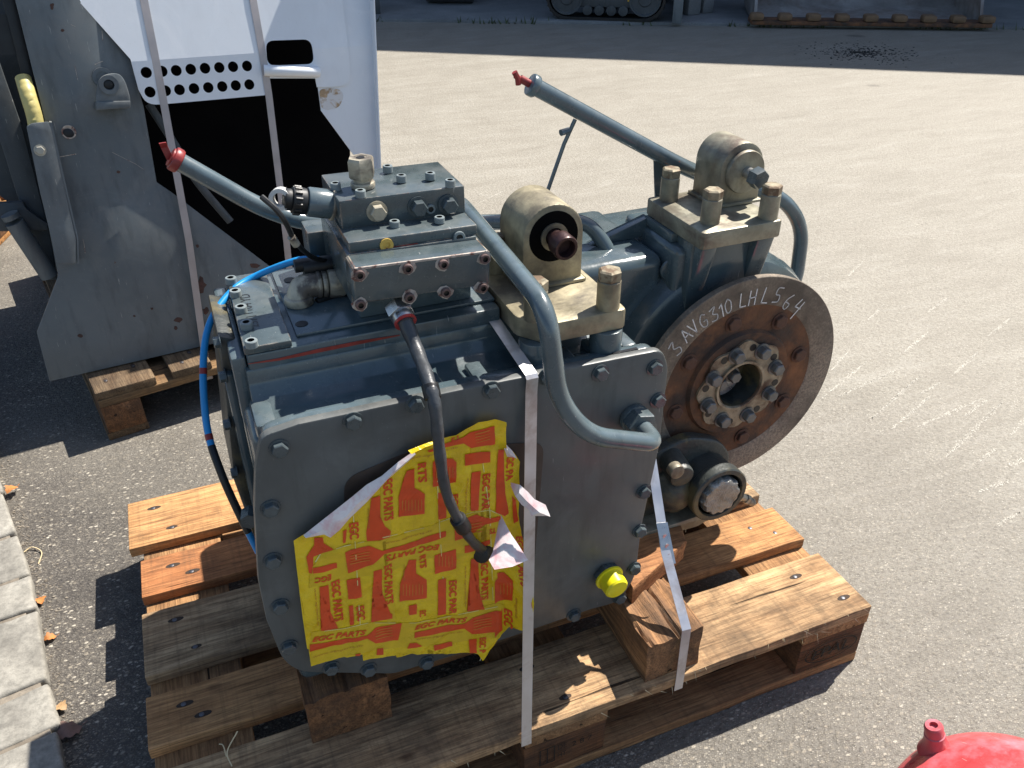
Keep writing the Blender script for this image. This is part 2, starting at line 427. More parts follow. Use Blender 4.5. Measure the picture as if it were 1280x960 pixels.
def m_ground():
    s = NT('asphalt'); co = s.coord(which='World')
    mpw = s.n('ShaderNodeMapping'); mpw.inputs['Rotation'].default_value = (0, 0, .4); mpw.inputs['Scale'].default_value = (1, 1.7, 1); s.l(co, mpw.inputs[0]); cw = mpw.outputs[0]
    def stones(scale):
        sep = s.n('ShaderNodeSeparateColor'); s.l(s.vor(cw, scale, 'F1', 'Color'), sep.inputs[0]); return sep.outputs[0], s.vor(cw, scale)
    c1, d1 = stones(88); c2, d2 = stones(250)
    big = s.noise(co, .55, 6, .6, .5); med = s.noise(co, 4.5, 7, .68); fine = s.noise(co, 75, 5, .75); pit = s.noise(co, 210, 3, .6)
    sx = s.n('ShaderNodeSeparateXYZ'); s.l(co, sx.inputs[0])
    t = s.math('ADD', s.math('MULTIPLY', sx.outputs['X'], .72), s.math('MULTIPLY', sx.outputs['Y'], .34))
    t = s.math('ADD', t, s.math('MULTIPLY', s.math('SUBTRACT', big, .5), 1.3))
    wear_glare = s.ramp(s.math('MULTIPLY', t, .5), [(.10, 0.0), (.36, .5), (.85, 1.0)])  # asphalt worn paler to the far right, grazing-sun brightness partly in the tone
    base = s.mix(wear_glare, (.088, .079, .068), (.315, .295, .25))
    base = s.mix(s.ramp(med, [(.32, .40), (.62, 0.0)]), base, s.mix(wear_glare, (.05, .044, .038), (.22, .195, .155)))
    ramp_ = [(0.0, (.055, .05, .045)), (.5, (.14, .125, .10)), (.8, (.30, .26, .20)), (1.0, (.60, .55, .45))]
    v1 = s.math('MULTIPLY', s.ramp(d1, [(.26, 1.0), (.42, 0.0)]), s.mix(wear_glare, (.95, .95, .95), (.16, .16, .16)))
    c = s.mix(v1, base, s.ramp(c1, ramp_))
    v2 = s.math('MULTIPLY', s.ramp(d2, [(.3, 1.0), (.5, 0.0)]), s.mix(wear_glare, (.45, .45, .45), (.60, .60, .60)))
    c = s.mix(v2, c, s.ramp(c2, [(0.0, (.10, .09, .075)), (.6, (.27, .24, .19)), (.93, (.45, .41, .33)), (1.0, (.75, .71, .62))]))
    c = s.mix(s.ramp(fine, [(.34, .5), (.52, 0.0)]), c, s.mix(wear_glare, (.035, .03, .027), (.16, .14, .11)))
    c = s.mix(s.ramp(pit, [(.26, .8), (.33, 0.0)]), c, (.035, .03, .026))
    # tyre sweeps and rubbed-in dirt, broad and faint
    mp2 = s.n('ShaderNodeMapping'); mp2.inputs['Rotation'].default_value = (0, 0, .45); mp2.inputs['Scale'].default_value = (.5, 2.6, 1); s.l(co, mp2.inputs[0])
    c = s.mix(s.ramp(s.noise(mp2.outputs[0], 1.1, 8, .7, .8), [(.46, 0.0), (.66, .26)]), c, (.20, .18, .145))
    mp3 = s.n('ShaderNodeMapping'); mp3.inputs['Rotation'].default_value = (0, 0, -.25); mp3.inputs['Scale'].default_value = (1, 4, 1); s.l(co, mp3.inputs[0])
    st3 = s.noise(mp3.outputs[0], 2.6, 9, .78, .6)
    c = s.mix(s.ramp(st3, [(.36, .42), (.50, 0.0)]), c, s.mix(wear_glare, (.05, .045, .04), (.20, .18, .145)))
    c = s.mix(s.ramp(st3, [(.54, 0.0), (.70, .35)]), c, s.mix(wear_glare, (.13, .12, .10), (.42, .40, .355)))
    # oil spots
    ov = s.noise(co, 2.1, 2, .4)
    c = s.mix(s.ramp(ov, [(.73, 0.0), (.77, .55)]), c, (.05, .045, .04))
    h = s.math('ADD', s.math('ADD', s.math('MULTIPLY', d1, -.6), s.math('MULTIPLY', d2, -.4)), s.math('MULTIPLY', fine, .9))
    nb = s.bump(h, .8, .004); nb = s.bump(med, .3, .012, nb)
    return s.done(c, s.ramp(med, [(.3, .5), (.7, .78)]), 0, nb, spec=.4)
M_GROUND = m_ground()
def m_conc(name, a, b, sc=6):
    s = NT(name); co = s.coord(which='World')
    n = s.noise(co, sc, 6, .65); f = s.noise(co, 90, 4, .7)
    c = s.ramp(n, [(.3, a), (.7, b)]); c = s.mix(s.ramp(f, [(.35, .4), (.6, 0.0)]), c, tuple(x * .45 for x in a))
    return s.done(c, .85, 0, s.bump(f, .5, .003))
M_CONC = m_conc('apron_concrete', (.14, .15, .155), (.25, .26, .26), 2)
M_STONE = m_conc('granite', (.17, .16, .138), (.38, .36, .31), 16)
M_MORTAR = m_conc('gutter_dirt', (.15, .125, .095), (.30, .26, .205), 18)
M_HALL = m_simple('hall_cladding', (.05, .055, .06), .7, 0, .2, 3, .1)
M_FIN = m_simple('radiator_black', (.0015, .0015, .002), .9, 0, .2, 8, .05)
M_FIN.node_tree.nodes['Principled BSDF'].inputs['Specular IOR Level'].default_value = .08

# ------------------------------------------------------------------ shared small meshes (axis +Z)
def me_hex(name, r, h, mat, washer=True, rot=0.0, cham=.12):
    b = NB()
    if washer: cyl(b, (0, 0, 0), (0, 0, 1), r * 1.28, h * .16, 20)
    z = h * .16 if washer else 0
    lathe(b, (0, 0, 0), (0, 0, 1), [(0, z), (r, z), (r, h * (1 - cham)), (r * .86, h), (0, h)], 6, rot)
    me = mesh(name, b, .3); me.materials.append(mat); return me
def me_socket(name, r, h, mat, mdark):
    b = NB()
    lathe(b, (0, 0, 0), (0, 0, 1), [(0, 0), (r, 0), (r, h * .88), (r * .9, h), (r * .56, h), (r * .52, h * .45), (0, h * .45)], 18)
    me = mesh(name, b, .5); me.materials.append(mat); me.materials.append(mdark)
    for p in me.polygons:
        if p.center.z < h * .8 and (p.center.x ** 2 + p.center.y ** 2) ** .5 < r * .56: p.material_index = 1
    return me
HEX = me_hex('cover_bolt', .0098, .0085, M_BOLT)
HEXS = me_hex('small_hex', .0072, .009, M_BOLT)
HEXD = me_hex('disc_bolt', .0125, .010, m_simple('rusty_bolt_head', (.11, .055, .035), .75, .1, .4, 60, .5))
HEXG = me_hex('hub_bolt', .0115, .016, m_simple('grey_bolt', (.17, .17, .165), .45, .5, .3, 50, .3, rnd=True))
SOCK = me_socket('socket_screw', .0078, .009, m_simple('pale_screw', (.20, .235, .24), .4, .1, .2, 60, .15, rnd=True), M_HOLE)
SOCKR = me_socket('rusty_socket', .0062, .005, m_simple('worn_screw', (.13, .085, .078), .5, .2, .4, 80, .3, rnd=True), M_HOLE)
NAIL = None
b = NB(); lathe(b, (0, 0, 0), (0, 0, 1), [(0, 0), (.0042, 0), (.0042, .0006), (.003, .0012), (0, .0012)], 10); 
for i_ in range(2):
    k_ = 12; b.faces.new([b.verts.new((math.cos(2 * PI * i / k_) * (.009 - .003 * i_) * 1.5 + .002, math.sin(2 * PI * i / k_) * (.0055 - .001 * i_), .00012 + .0001 * i_)) for i in range(k_)])
NAIL = mesh('nail', b); NAIL.materials.append(M_NAIL); NAIL.materials.append(m_simple('iron_stain', (.045, .028, .018), .9, 0, .4, 90, .2))
for p_ in NAIL.polygons:
    if len(p_.vertices) == 12: p_.material_index = 1
RYM = Matrix.Rotation(PI / 2, 3, 'X')      # +Z -> -Y
RXM = Matrix.Rotation(-PI / 2, 3, 'Y')     # +Z -> -X

# ================================================================== SETTING
b = NB()
g = 40
bmesh.ops.create_grid(b, x_segments=8, y_segments=8, size=g)
bmesh.ops.translate(b, verts=b.verts, vec=(5, 5, 0))
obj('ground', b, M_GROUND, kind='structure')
M_SCR = m_simple('scrape_dust', (.55, .52, .45), .95, 0, .1, 300, .0)
b = NB()
for (u0, v0, u1, v1, w_) in ((1027, 498, 1083, 452, .008), (1048, 496, 1125, 460, .011), (1090, 523, 1150, 470, .008), (1115, 536, 1165, 493, .009), (1147, 533, 1228, 498, .011), (1183, 571, 1255, 500, .011), (1225, 576, 1245, 560, .010),
                             (1256, 584, 1290, 570, .012), (1150, 492, 1175, 478, .008), (1262, 545, 1285, 520, .01), (1040, 462, 1060, 440, .006), (1190, 470, 1222, 440, .009), (1130, 440, 1160, 415, .009), (1205, 520, 1235, 500, .012), (1240, 660, 1275, 640, .008), (1085, 400, 1105, 380, .008), (1160, 390, 1185, 372, .01), (1060, 345, 1080, 325, .01), (1235, 420, 1262, 398, .01), (1222, 615, 1262, 600, .008), (585, 250, 610, 238, .008), (598, 254, 628, 239, .008), (745, 270, 775, 252, .01), (752, 282, 790, 258, .008)):
    p0_, p1_ = onZ(u0, v0, .0004), onZ(u1, v1, .0004); dv_ = p1_ - p0_; nn_ = Vector((-dv_.y, dv_.x, 0)).normalized(); L_ = dv_.length
    for k in range(int(L_ / .0011)):
        t_ = random.random(); e_ = math.sin(PI * t_) ** .5
        if noise.noise(Vector((t_ * L_ * 40, u0, 0))) < -.25: continue
        c_ = p0_ + dv_ * t_ + nn_ * random.gauss(0, w_ * .33 * e_); r_ = random.uniform(.0006, .0018)
        b.faces.new([b.verts.new(c_ + Vector((math.cos(a_ + u0) * r_ * 1.4, math.sin(a_ + u0) * r_, 0))) for a_ in (0, 1.3, 2.4, 3.9, 5.1)])
obj('scrape_marks', b, M_SCR, bpy.data.objects['ground'], kind='stuff')
# concrete apron in front of the hall: its edge runs through surveyed points
A0 = onZ(470, 27); A1 = onZ(1279, 37)
ad = (A1 - A0); ad.z = 0; ad.normalize(); an = Vector((-ad.y, ad.x, 0))
if an.dot(Vector((0, 1, 0))) < 0: an = -an
def AP(s, t, z=0.0):
    p = A0 + ad * s + an * t; return Vector((p.x, p.y, z))
b = NB(); prism(b, [AP(-14, 0, -.05), AP(18, 0, -.05), AP(18, 16, -.05), AP(-14, 16, -.05)], (0, 0, .075), .01)
obj('apron', b, M_CONC, kind='structure')
# hall: open front, deep dark inside, eave casts the shade over the yard
S0 = onZ(560, 63.5); S1 = onZ(1279, 91)
sd = (S1 - S0); sd.z = 0; sd.normalize(); sn = Vector((-sd.y, sd.x, 0))
if sn.y < 0: sn = -sn
H = 5.0
E0 = S0 + Vector((SUNV.x / SUNV.z * H, SUNV.y / SUNV.z * H, 0))
def HP(s, t, z):
    p = E0 + sd * s + sn * t; return Vector((p.x, p.y, z))
hall = empty('open_hall', HP(0, 6, 0), label='large dark open-fronted storage hall across the yard behind the machines', cat='hall')
b = NB(); prism(b, [HP(-16, 0, H), HP(16, 0, H), HP(16, 14, H + .8), HP(-16, 14, H + .8)], (0, 0, .15)); obj('roof', b, M_HALL, hall)
b = NB(); prism(b, [HP(-16, -.02, H - .45), HP(16, -.02, H - .45), HP(16, -.1, H - .45), HP(-16, -.1, H - .45)], (0, 0, .44)); obj('fascia', b, M_HALL, hall)
b = NB(); prism(b, [HP(-16, 13.7, 0), HP(16, 13.7, 0), HP(16, 13.9, 0), HP(-16, 13.9, 0)], (0, 0, H + .6)); obj('back_wall', b, M_HALL, hall)
for s_ in (-16, 15.8):
    b = NB(); prism(b, [HP(s_, .1, 0), HP(s_ + .2, .1, 0), HP(s_ + .2, 13.6, 0), HP(s_, 13.6, 0)], (0, 0, H - .1)); obj('side_wall', b, M_HALL, hall)
for s_ in (-11, -5.5, 5.6, 10.5):
    b = NB(); prism(b, [HP(s_, .3, 0), HP(s_ + .25, .3, 0), HP(s_ + .25, .55, 0), HP(s_, .55, 0)], (0, 0, H - .02), .01); obj('column', b, M_HALL, hall)

# ------------------------------------------------------------------ kerb of granite setts, bottom left
kerb = empty('kerb', (-.35, .6, 0), kind='structure')
edge = [(-14, 560), (2, 612), (18, 664), (35, 715), (44, 757), (58, 848), (72, 905), (80, 975), (88, 1060)]
ep = [onZ(u, v, .03) for u, v in edge]
d0 = (ep[-1] - ep[0]).normalized(); kn = Vector((-d0.y, d0.x, 0))
if kn.x > 0: kn = -kn
ep = [ep[0] - d0 * (1.0 - i * .2) for i in range(5)] + ep
for i in range(len(ep) - 1):
    a, c = ep[i], ep[i + 1]
    dd = (c - a).normalized() * .005
    n_ = 3 if True else 1
    wdt = .13
    for k in range(3):
        o0 = kn * (k * (wdt + .01)); o1 = kn * (k * (wdt + .01) + wdt)
        sh = dd * 0 + d0 * (0.06 * k)
        q = [a + dd + o0 + sh, c - dd + o0 + sh, c - dd + o1 + sh, a + dd + o1 + sh]
        q = [Vector((p.x + random.uniform(-.003, .003), p.y + random.uniform(-.003, .003), -.06)) for p in q]
        b = NB(); prism(b, q, (0, 0, .085 + random.uniform(-.003, .003)), .006, 3)
        bmesh.ops.subdivide_edges(b, edges=[e for e in b.edges if e.calc_length() > .05], cuts=5, use_grid_fill=True)
        for v in b.verts: v.co.z += .004 * noise.noise(v.co * 30) ; v.co.x += .0025 * noise.noise(v.co * 25 + Vector((5, 0, 0)))
        obj('kerb_stone', b, M_STONE, kerb)
b = NB()
prism(b, [ep[0] + Vector((.004, 0, -.06)), ep[-1] + Vector((.004, 0, -.06)), ep[-1] + kn * .5 + Vector((0, 0, -.06)), ep[0] + kn * .5 + Vector((0, 0, -.06))], (0, 0, .049))
obj('joint_dirt', b, M_MORTAR, kerb)

# ================================================================== PALLETS
def pallet(loc, rz, tones, **k):
    root = empty('pallet', loc, rz, **k)
    def piece(name, x0, x1, y0, y1, z0, z1, tone, mat, jit=.0012, along='x'):
        b = NB(); lx, ly, lz = (x1 - x0), (y1 - y0), (z1 - z0)
        if along == 'y': lx, ly = ly, lx
        bmesh.ops.create_cube(b, size=1)
        for v in b.verts: v.co = Vector((v.co.x * lx, v.co.y * ly, v.co.z * lz))
        es = [e for e in b.edges if abs(e.verts[0].co.x - e.verts[1].co.x) > .01]
        cuts = max(2, int(lx / .04))
        bmesh.ops.subdivide_edges(b, edges=es, cuts=cuts)
        bmesh.ops.bevel(b, geom=[e for e in b.edges if len(e.link_faces) == 2 and e.calc_face_angle(0) > .5], offset=.0022, segments=2, affect='EDGES', profile=.5)
        sd_ = Vector((random.random() * 50, 0, 0))
        for v in b.verts:
            nv = Vector((noise.noise(v.co * 14 + sd_), noise.noise(v.co * 14 + sd_ * 2), noise.noise(v.co * 9 + sd_ * 3)))
            v.co += Vector((nv.x * .0015, nv.y * .0022, nv.z * .0012))
        me = mesh(name, b, .6); me.materials.append(mat)
        o = bpy.data.objects.new(name, me); COL.objects.link(o); o.parent = root
        o.location = ((x0 + x1) / 2, (y0 + y1) / 2, (z0 + z1) / 2)
        o.rotation_euler = (0, 0, PI / 2 if along == 'y' else 0)
        o.color = (tone[0], tone[1], tone[2], 1)
        return o
    ys = [(0, .145), (.18625, .28625), (.3275, .4725), (.51375, .61375), (.655, .8)]
    bl = [(0, .145), (.5275, .6725), (1.055, 1.2)]
    for i, (a, c) in enumerate(ys):
        tn, mt, dx = tones[i]
        o = piece('top_board', dx + .002, 1.2 - abs(dx) * .3, a, c, .1222, .144, tn, mt)
        for xb in (.06, .585, 1.13):
            for yy, off in ((a + .035, .02), (c - .035, -.012)):
                nl = bpy.data.objects.new('nail', NAIL); COL.objects.link(nl); nl.parent = o
                nl.location = (xb + off + random.uniform(-.01, .01) - (1.2) / 2, yy - (a + c) / 2, .0108)
    for (a, c) in bl: piece('stringer_board', a + .001, c - .001, .001, .799, .1, .122, tones[5][0], tones[5][1], along='y')
    for yy in ((.001, .099), (.3285, .4715), (.701, .799)):
        for (a, c) in bl:
            piece('block', a + .001, c - .001, yy[0] + .002, yy[1] - .002, .022, .0998, tones[6][0], tones[6][1])
        piece('bottom_board', .003, 1.197, yy[0], yy[1], .0005, .0218, tones[5][0], tones[5][1])
    return root
W1 = (1, 1, 1)
main_pallet = pallet((0, 0, 0), 0, [
    ((2.1, 1.75, 1.28), M_WOODG, 0.010), ((1.35, 1.08, .80), M_WOOD, -.006), ((1.6, 1.4, 1.1), M_WOODG, -.006), ((1.25, .80, .55), M_WOOD, -.004), ((1.45, 1.22, .92), M_WOOD, -.022),
    ((1.0, .85, .68), M_WOOD, 0), ((.80, .70, .62), M_WOODD, 0)],
    label='wooden pallet on the asphalt carrying the blue-grey transmission', cat='pallet', group='wooden pallets under the machines')
# warmer right end of the near boards is the same wood: only tone differs board by board
# brand marks on the near face blocks
def mark_text(parent, s, x0, x1, z0, z1, y, mat, name, shear=0.0, bold=.0):
    vs, fs, _, _ = text2d(s, bold, shear)
    b = NB(); vv = [b.verts.new(Vector((x0 + p[0] * (x1 - x0), y, z0 + p[1] * (z1 - z0)))) for p in vs]
    for f in fs:
        try: b.faces.new([vv[i] for i in f])
        except ValueError: pass
    return b
M_BURN = m_simple('burnt_brand', (.004, .003, .002), .8, 0, .3, 40, .2)
blks = [o for o in main_pallet.children if o.name.startswith('block')]
def blk_at(x, y):
    return min(blks, key=lambda o: (o.location.x - x) ** 2 + (o.location.y - y) ** 2)
def put_mark(bm_, blk, name):
    loc = Vector(blk.location)
    bmesh.ops.translate(bm_, verts=bm_.verts, vec=-loc)
    me = mesh(name, bm_); me.materials.append(M_BURN)
    o = bpy.data.objects.new(name, me); COL.objects.link(o); o.parent = blk
bm_ = mark_text(None, 'EPAL', 1.085, 1.168, .050, .074, -.0005, M_BURN, 'm', .15)
c0 = Vector((1.127, -.0005, .062))
for i in range(40):
    a0, a1 = 2 * PI * i / 40, 2 * PI * (i + 1) / 40
    pts = [c0 + Vector((math.cos(t) * rx, 0, math.sin(t) * rz)) for t, rx, rz in ((a0, .058, .026), (a1, .058, .026), (a1, .0555, .0238), (a0, .0555, .0238))]
    bm_.faces.new([bm_.verts.new(p) for p in pts])
put_mark(bm_, blk_at(1.127, .05), 'brand_mark')
bm_ = mark_text(None, 'DE', .585, .60, .070, .082, -.0005, M_BURN, 'm')
b2 = mark_text(None, 'HT', .585, .60, .050, .062, -.0005, M_BURN, 'm'); join(bm_, b2)
b2 = mark_text(None, '2 8 7', .61, .645, .066, .078, -.0005, M_BURN, 'm'); join(bm_, b2)
for xx0, xx1, zz0, zz1 in ((.553, .555, .045, .085), (.578, .580, .045, .085), (.555, .578, .083, .085), (.555, .578, .045, .047), (.5655, .5675, .047, .083)):
    bm_.faces.new([bm_.verts.new(Vector(q)) for q in ((xx0, -.0005, zz0), (xx1, -.0005, zz0), (xx1, -.0005, zz1), (xx0, -.0005, zz1))])
put_mark(bm_, blk_at(.6, .05), 'brand_mark')

pallet((-.085, 1.27, 0), math.radians(101), [((.7, .62, .5), M_WOODG, 0)] * 5 + [((.95, .75, .5), M_WOODG, 0), ((.9, .8, .7), M_WOODD, 0)],
       label='wooden pallet under the grey and white radiator frame at the left', cat='pallet', group='wooden pallets under the machines').location = (-.085 + .8 * math.cos(math.radians(11)), 1.27 + .8 * math.sin(math.radians(11)), 0)
q3 = onZ(22, 308, .122)
pallet((q3.x, q3.y, 0), math.radians(180 - 15), [((1.0, .8, .55), M_WOOD, 0)] * 5 + [((1.1, .85, .55), M_WOOD, 0), ((.9, .8, .7), M_WOODD, 0)],
       label='wooden pallet standing behind the radiator frame at the far left edge', cat='pallet', group='wooden pallets under the machines').location = (q3.x, q3.y + .8, 0)

# wooden bearers
def beam(name, x0, x1, y0, y1, z0, z1, mat, tone, crack=.004, shape=None, **k):
    root_loc = Vector(((x0 + x1) / 2, (y0 + y1) / 2, z0))
    b = NB()
    bmesh.ops.create_cube(b, size=1)
    for v in b.verts: v.co = Vector((v.co.x * (x1 - x0), v.co.y * (y1 - y0), (v.co.z + .5) * (z1 - z0)))
    bmesh.ops.subdivide_edges(b, edges=b.edges[:], cuts=26, use_grid_fill=True)
    for v in b.verts:
        n1 = noise.noise(Vector((v.co.x * 45, v.co.y * 6, v.co.z * 45)) + Vector((x0 * 9, 0, 0)))
        v.co += Vector((noise.noise(v.co * 30) * .002, noise.noise(v.co * 30 + Vector((7, 1, 2))) * .003, (n1 * crack - max(0, .16 - abs(noise.noise(Vector((v.co.x * 28 + x0 * 40, v.co.y * 3.5, 2.0))))) * crack * 9) if v.co.z > .01 else 0))
    # swap so the grain (object X) follows the beam's length (world Y)
    R = Matrix.Rotation(-PI / 2, 3, 'Z')
    for v in b.verts: v.co = R @ v.co
    me = mesh(name, b, .7); me.materials.append(mat)
    o = bpy.data.objects.new(name, me); COL.objects.link(o); o.location = root_loc; o.rotation_euler = (0, 0, PI / 2)
    o.color = (*tone, 1)
    return setp(o, **k)
beam('timber_block', .226, .349, .104, .50, .1445, .2385, M_WOODD, (1.3, 1.15, .95), crack=.004, label='dark cracked timber bearer under the left end of the transmission', cat='timber', group='timber bearers on the main pallet')
beam('timber_block', .742, .842, .012, .30, .1445, .230, M_WOODD, (1.9, 1.9, 1.7), crack=.006, label='short splintered timber bearer under the yellow cap, its end grain to the front', cat='timber', group='timber bearers on the main pallet')
b = NB()
wq = [onZ(u, v, z) for u, v, z in ((768, 757, .215), (850, 722, .215), (858, 700, .24), (790, 672, .24))]
wq = [Vector((.76, .10, .2235)), Vector((.90, .16, .2235)), Vector((.93, .25, .2235)), Vector((.78, .34, .2235))]
prism(b, wq, (0, 0, .042), .004)
bmesh.ops.subdivide_edges(b, edges=[e for e in b.edges if e.calc_length() > .03], cuts=6, use_grid_fill=True)
for v in b.verts: v.co += Vector((noise.noise(v.co * 40), noise.noise(v.co * 35 + Vector((3, 0, 0))), noise.noise(v.co * 40 + Vector((9, 0, 0))))) * .003
o = obj('wooden_wedge', b, M_WOOD, label='reddish split wooden wedge between the timber bearer and the transmission', cat='wedge'); o.color = (1.0, .72, .55, 1)

# ================================================================== TRANSMISSION
tr = empty('transmission', (.5, .3, .24), label='large blue-grey wheel loader transmission with brake disc, strapped on the wooden pallet', cat='transmission')
CY = .10
def cv(u, v, y=CY): return onY(u, v, y)
out_px = [(326, 546), (373, 530), (600, 482), (829, 437), (836, 459), (825, 556), (802, 661), (795, 721), (774, 753), (740, 762), (600, 810), (492, 843), (375, 841), (354, 827), (333, 775), (323, 727), (318, 640), (319, 585)]
outl = [cv(u, v) for u, v in out_px]
outl = round_poly(outl, [.012, .0, 0, .014, .01, 0, 0, .02, .02, 0, 0, .01, .02, .02, 0, 0, 0, .02], 4)
b = NB(); prism(b, outl, (0, .014, 0), .003)
cover = obj('front_cover', b, M_COVER, tr)
cc = Vector((.5, 0, .47))
b = NB(); prism(b, [Vector((cc.x + (p.x - cc.x) * .985, CY + .016, cc.z + (p.z - cc.z) * .988)) for p in outl], (0, .016, 0), .003)
obj('cover_flange', b, M_BLUE, tr)
# casing
b = NB()
box(b, .228, .765, CY + .033, .555, .245, .690, .015, 3)
box(b, .40, .768, .50, .72, .30, .60, .02, 3)
prism(b, [Vector((.24, .1325, .66)), Vector((.24, .1325, .706)), Vector((.24, .15, .701)), Vector((.24, .17, .700)), Vector((.24, .192, .706)), Vector((.24, .202, .722)), Vector((.24, .2045, .742)), Vector((.24, .43, .72)), Vector((.24, .43, .66))], (.50, 0, 0), .003)
box(b, .236, .262, .135, .20, .60, .705, .006)        # corner gusset
obj('gear_housing', b, M_BLUE, tr)
b = NB()
box(b, .2445, .575, .205, .44, .705, .762, .004, 2)
plt = obj('top_housing', b, M_BLUE, tr)
b = NB()
prism(b, [Vector((.2425, .204, .7625)), Vector((.300, .204, .7625)), Vector((.300, .42, .7625)), Vector((.2465, .42, .7625))], (0, 0, .010), .002)
sp_ = obj('screw_plate', b, M_VALVE, tr)
b = NB(); box(b, .3085, .5745, .225, .43, .7625, .767, .0015)
obj('deck_plate', b, M_BLUE, tr)
for u, v in ((289.5, 354), (295, 370), (302, 390), (309, 410), (315, 433)):
    p = onZ(u, v, .7725); place('socket_screw', SOCK, tr, p)
# stamped characters on the plate (unreadable in part)
def decal(parent, pts4, mat, name, **k):
    b = NB(); b.faces.new([b.verts.new(p) for p in pts4]); return obj(name, b, mat, parent, **k)
vsx = NB()
for s_, (u0, v0), (u1, v1) in (('1104 YD', (316.5, 391), (312, 367)), ('2371', (324, 408), (320.5, 394))):
    vs, fs, _, _ = text2d(s_, .0)
    p0 = onZ(u0, v0, .7728); p1 = onZ(u1, v1, .7728); dx = p1 - p0; up = Vector((-dx.y, dx.x, 0)).normalized() * .013
    vv = [vsx.verts.new(p0 + dx * a + up * c) for a, c in vs]
    for f in fs:
        try: vsx.faces.new([vv[i] for i in f])
        except ValueError: pass
obj('stamped_number', vsx, M_HOLE, sp_)
# red paint line on upper housing face
b = NB()
lp = [(310, 455), (350, 449), (400, 438), (450, 428), (500, 419)]
rr = []
for i, (u, v) in enumerate(lp):
    wd = [.4, 1.6, 2.4, 2.2, .6][i]; rr.append((onY(u, v - wd, .2040), onY(u, v + wd, .2040)))
for (a, c), (d_, e_) in zip(rr, rr[1:]): b.faces.new([b.verts.new(q) for q in (a, d_, e_, c)])
obj('red_marker_line', b, M_REDLINE, plt)
b = NB(); lp = [(545, 424), (575, 418), (592, 413)]
rr = [(onY(u, v - 1.4, .2040), onY(u, v + 1.4, .2040)) for u, v in lp]
for (a, c), (d_, e_) in zip(rr, rr[1:]): b.faces.new([b.verts.new(q) for q in (a, d_, e_, c)])
obj('red_marker_line', b, M_REDLINE, plt)
# flange ears and ribs behind the cover edge
for x in (.46, .52, .60, .645, .69, .735):
    b = NB(); box(b, x - .011, x + .011, .131, .172, .66, .706 + random.uniform(-.003, .004), .004); obj('rib', b, M_BLUE, tr)
for (u0, v0), (u1, v1) in (((368, 521), (414, 509)), ((766, 447), (797, 440))):
    b = NB(); a = onY(u0, v0, .113); c = onY(u1, v1, .113)
    box(b, a.x, c.x, .112, .1175, .70, .7125, 0); obj('seal_gap', b, M_HOLE, tr)
# cover bolts
bolts = [(349, 560), (441, 526), (519, 505), (614, 487), (683, 470), (750, 466), (818, 459), (338, 635), (341, 700), (350, 757), (361, 808), (414, 834), (461, 836), (533, 827), (717, 768), (774, 746), (792, 710), (799, 663), (804, 614), (822, 500)]
for i, (u, v) in enumerate(bolts):
    place('cover_bolt', HEX, tr, cv(u, v) + Vector((0, -.0002, 0)), Matrix.Rotation(random.random(), 3, 'Y') @ RYM)
# dark bare patch where a sheet was once fixed
b = NB(); q = [cv(u, v) + Vector((0, -.0012, 0)) for u, v in ((430, 598), (520, 560), (680, 552), (668, 700), (650, 740), (430, 770))]
q = round_poly(q, .02, 5); prism(b, q, (0, .001, 0)); obj('bare_patch', b, M_PRIMER, cover)

# left side pump flange, seen edge-on
b = NB()
fl = [(272, 420), (296, 424), (300, 470), (306, 560), (322, 690), (312, 655), (292, 600), (284, 520), (277, 450)]
prism(b, [onY(u, v, .26) for u, v in fl], (0, .13, 0), .004)
obj('side_flange', b, M_CASTDK, tr)
b = NB(); box(b, .2255, .2435, .212, .425, .50, .757, .004); box(b, .214, .2265, .25, .40, .30, .715, .005)
obj('side_casing', b, M_BLUE, tr)
for u, v in ((276, 427), (283, 470), (288, 530), (297, 590)):
    p = onY(u, v, .255); place('flange_bolt', HEXS, tr, p, RXM @ Matrix.Rotation(PI / 2, 3, 'Z'))
b = NB(); cyl(b, onY(313, 640, .18), (-.2, -1, 0), .012, .02, 6); obj('side_plug', b, M_BOLT, tr)

# ---------------- valve stack
vb = obj('valve_base', box(NB(), .392, .545, .235, .385, .7675, .825, .003), M_BLUE, tr)
b = NB(); prism(b, round_poly([Vector((.376, .17, .8225)), Vector((.547, .17, .8165)), Vector((.549, .17, .8625)), Vector((.3775, .17, .8685))], .005, 3), (0, .04, 0), .0022)
lowb = obj('valve_end_cover', b, M_VALVE, tr)
b = NB(); prism(b, [Vector((.380, .211, .80)), Vector((.546, .211, .80)), Vector((.546, .211, .866)), Vector((.380, .211, .868))], (0, .16, 0), .002)
prism(b, [Vector((.3845, .215, .8675)), Vector((.5485, .215, .8655)), Vector((.5485, .215, .8795)), Vector((.3845, .215, .8815))], (0, .17, 0), .002)
midb = obj('valve_plate', b, M_VALVE, tr)
b = NB(); prism(b, [Vector((.387, .26, .8805)), Vector((.549, .26, .879)), Vector((.549, .26, .9155)), Vector((.387, .26, .9175))], (0, .108, 0), .0022)
topb = obj('valve_block', b, M_VALVE, tr)
b = NB(); prism(b, [Vector((.380, .1695, .8655)), Vector((.545, .1695, .8598)), Vector((.545, .1722, .8598)), Vector((.380, .1722, .8655))], (0, 0, .0028), .0003)
obj('bare_edge', b, M_CHIP, lowb)
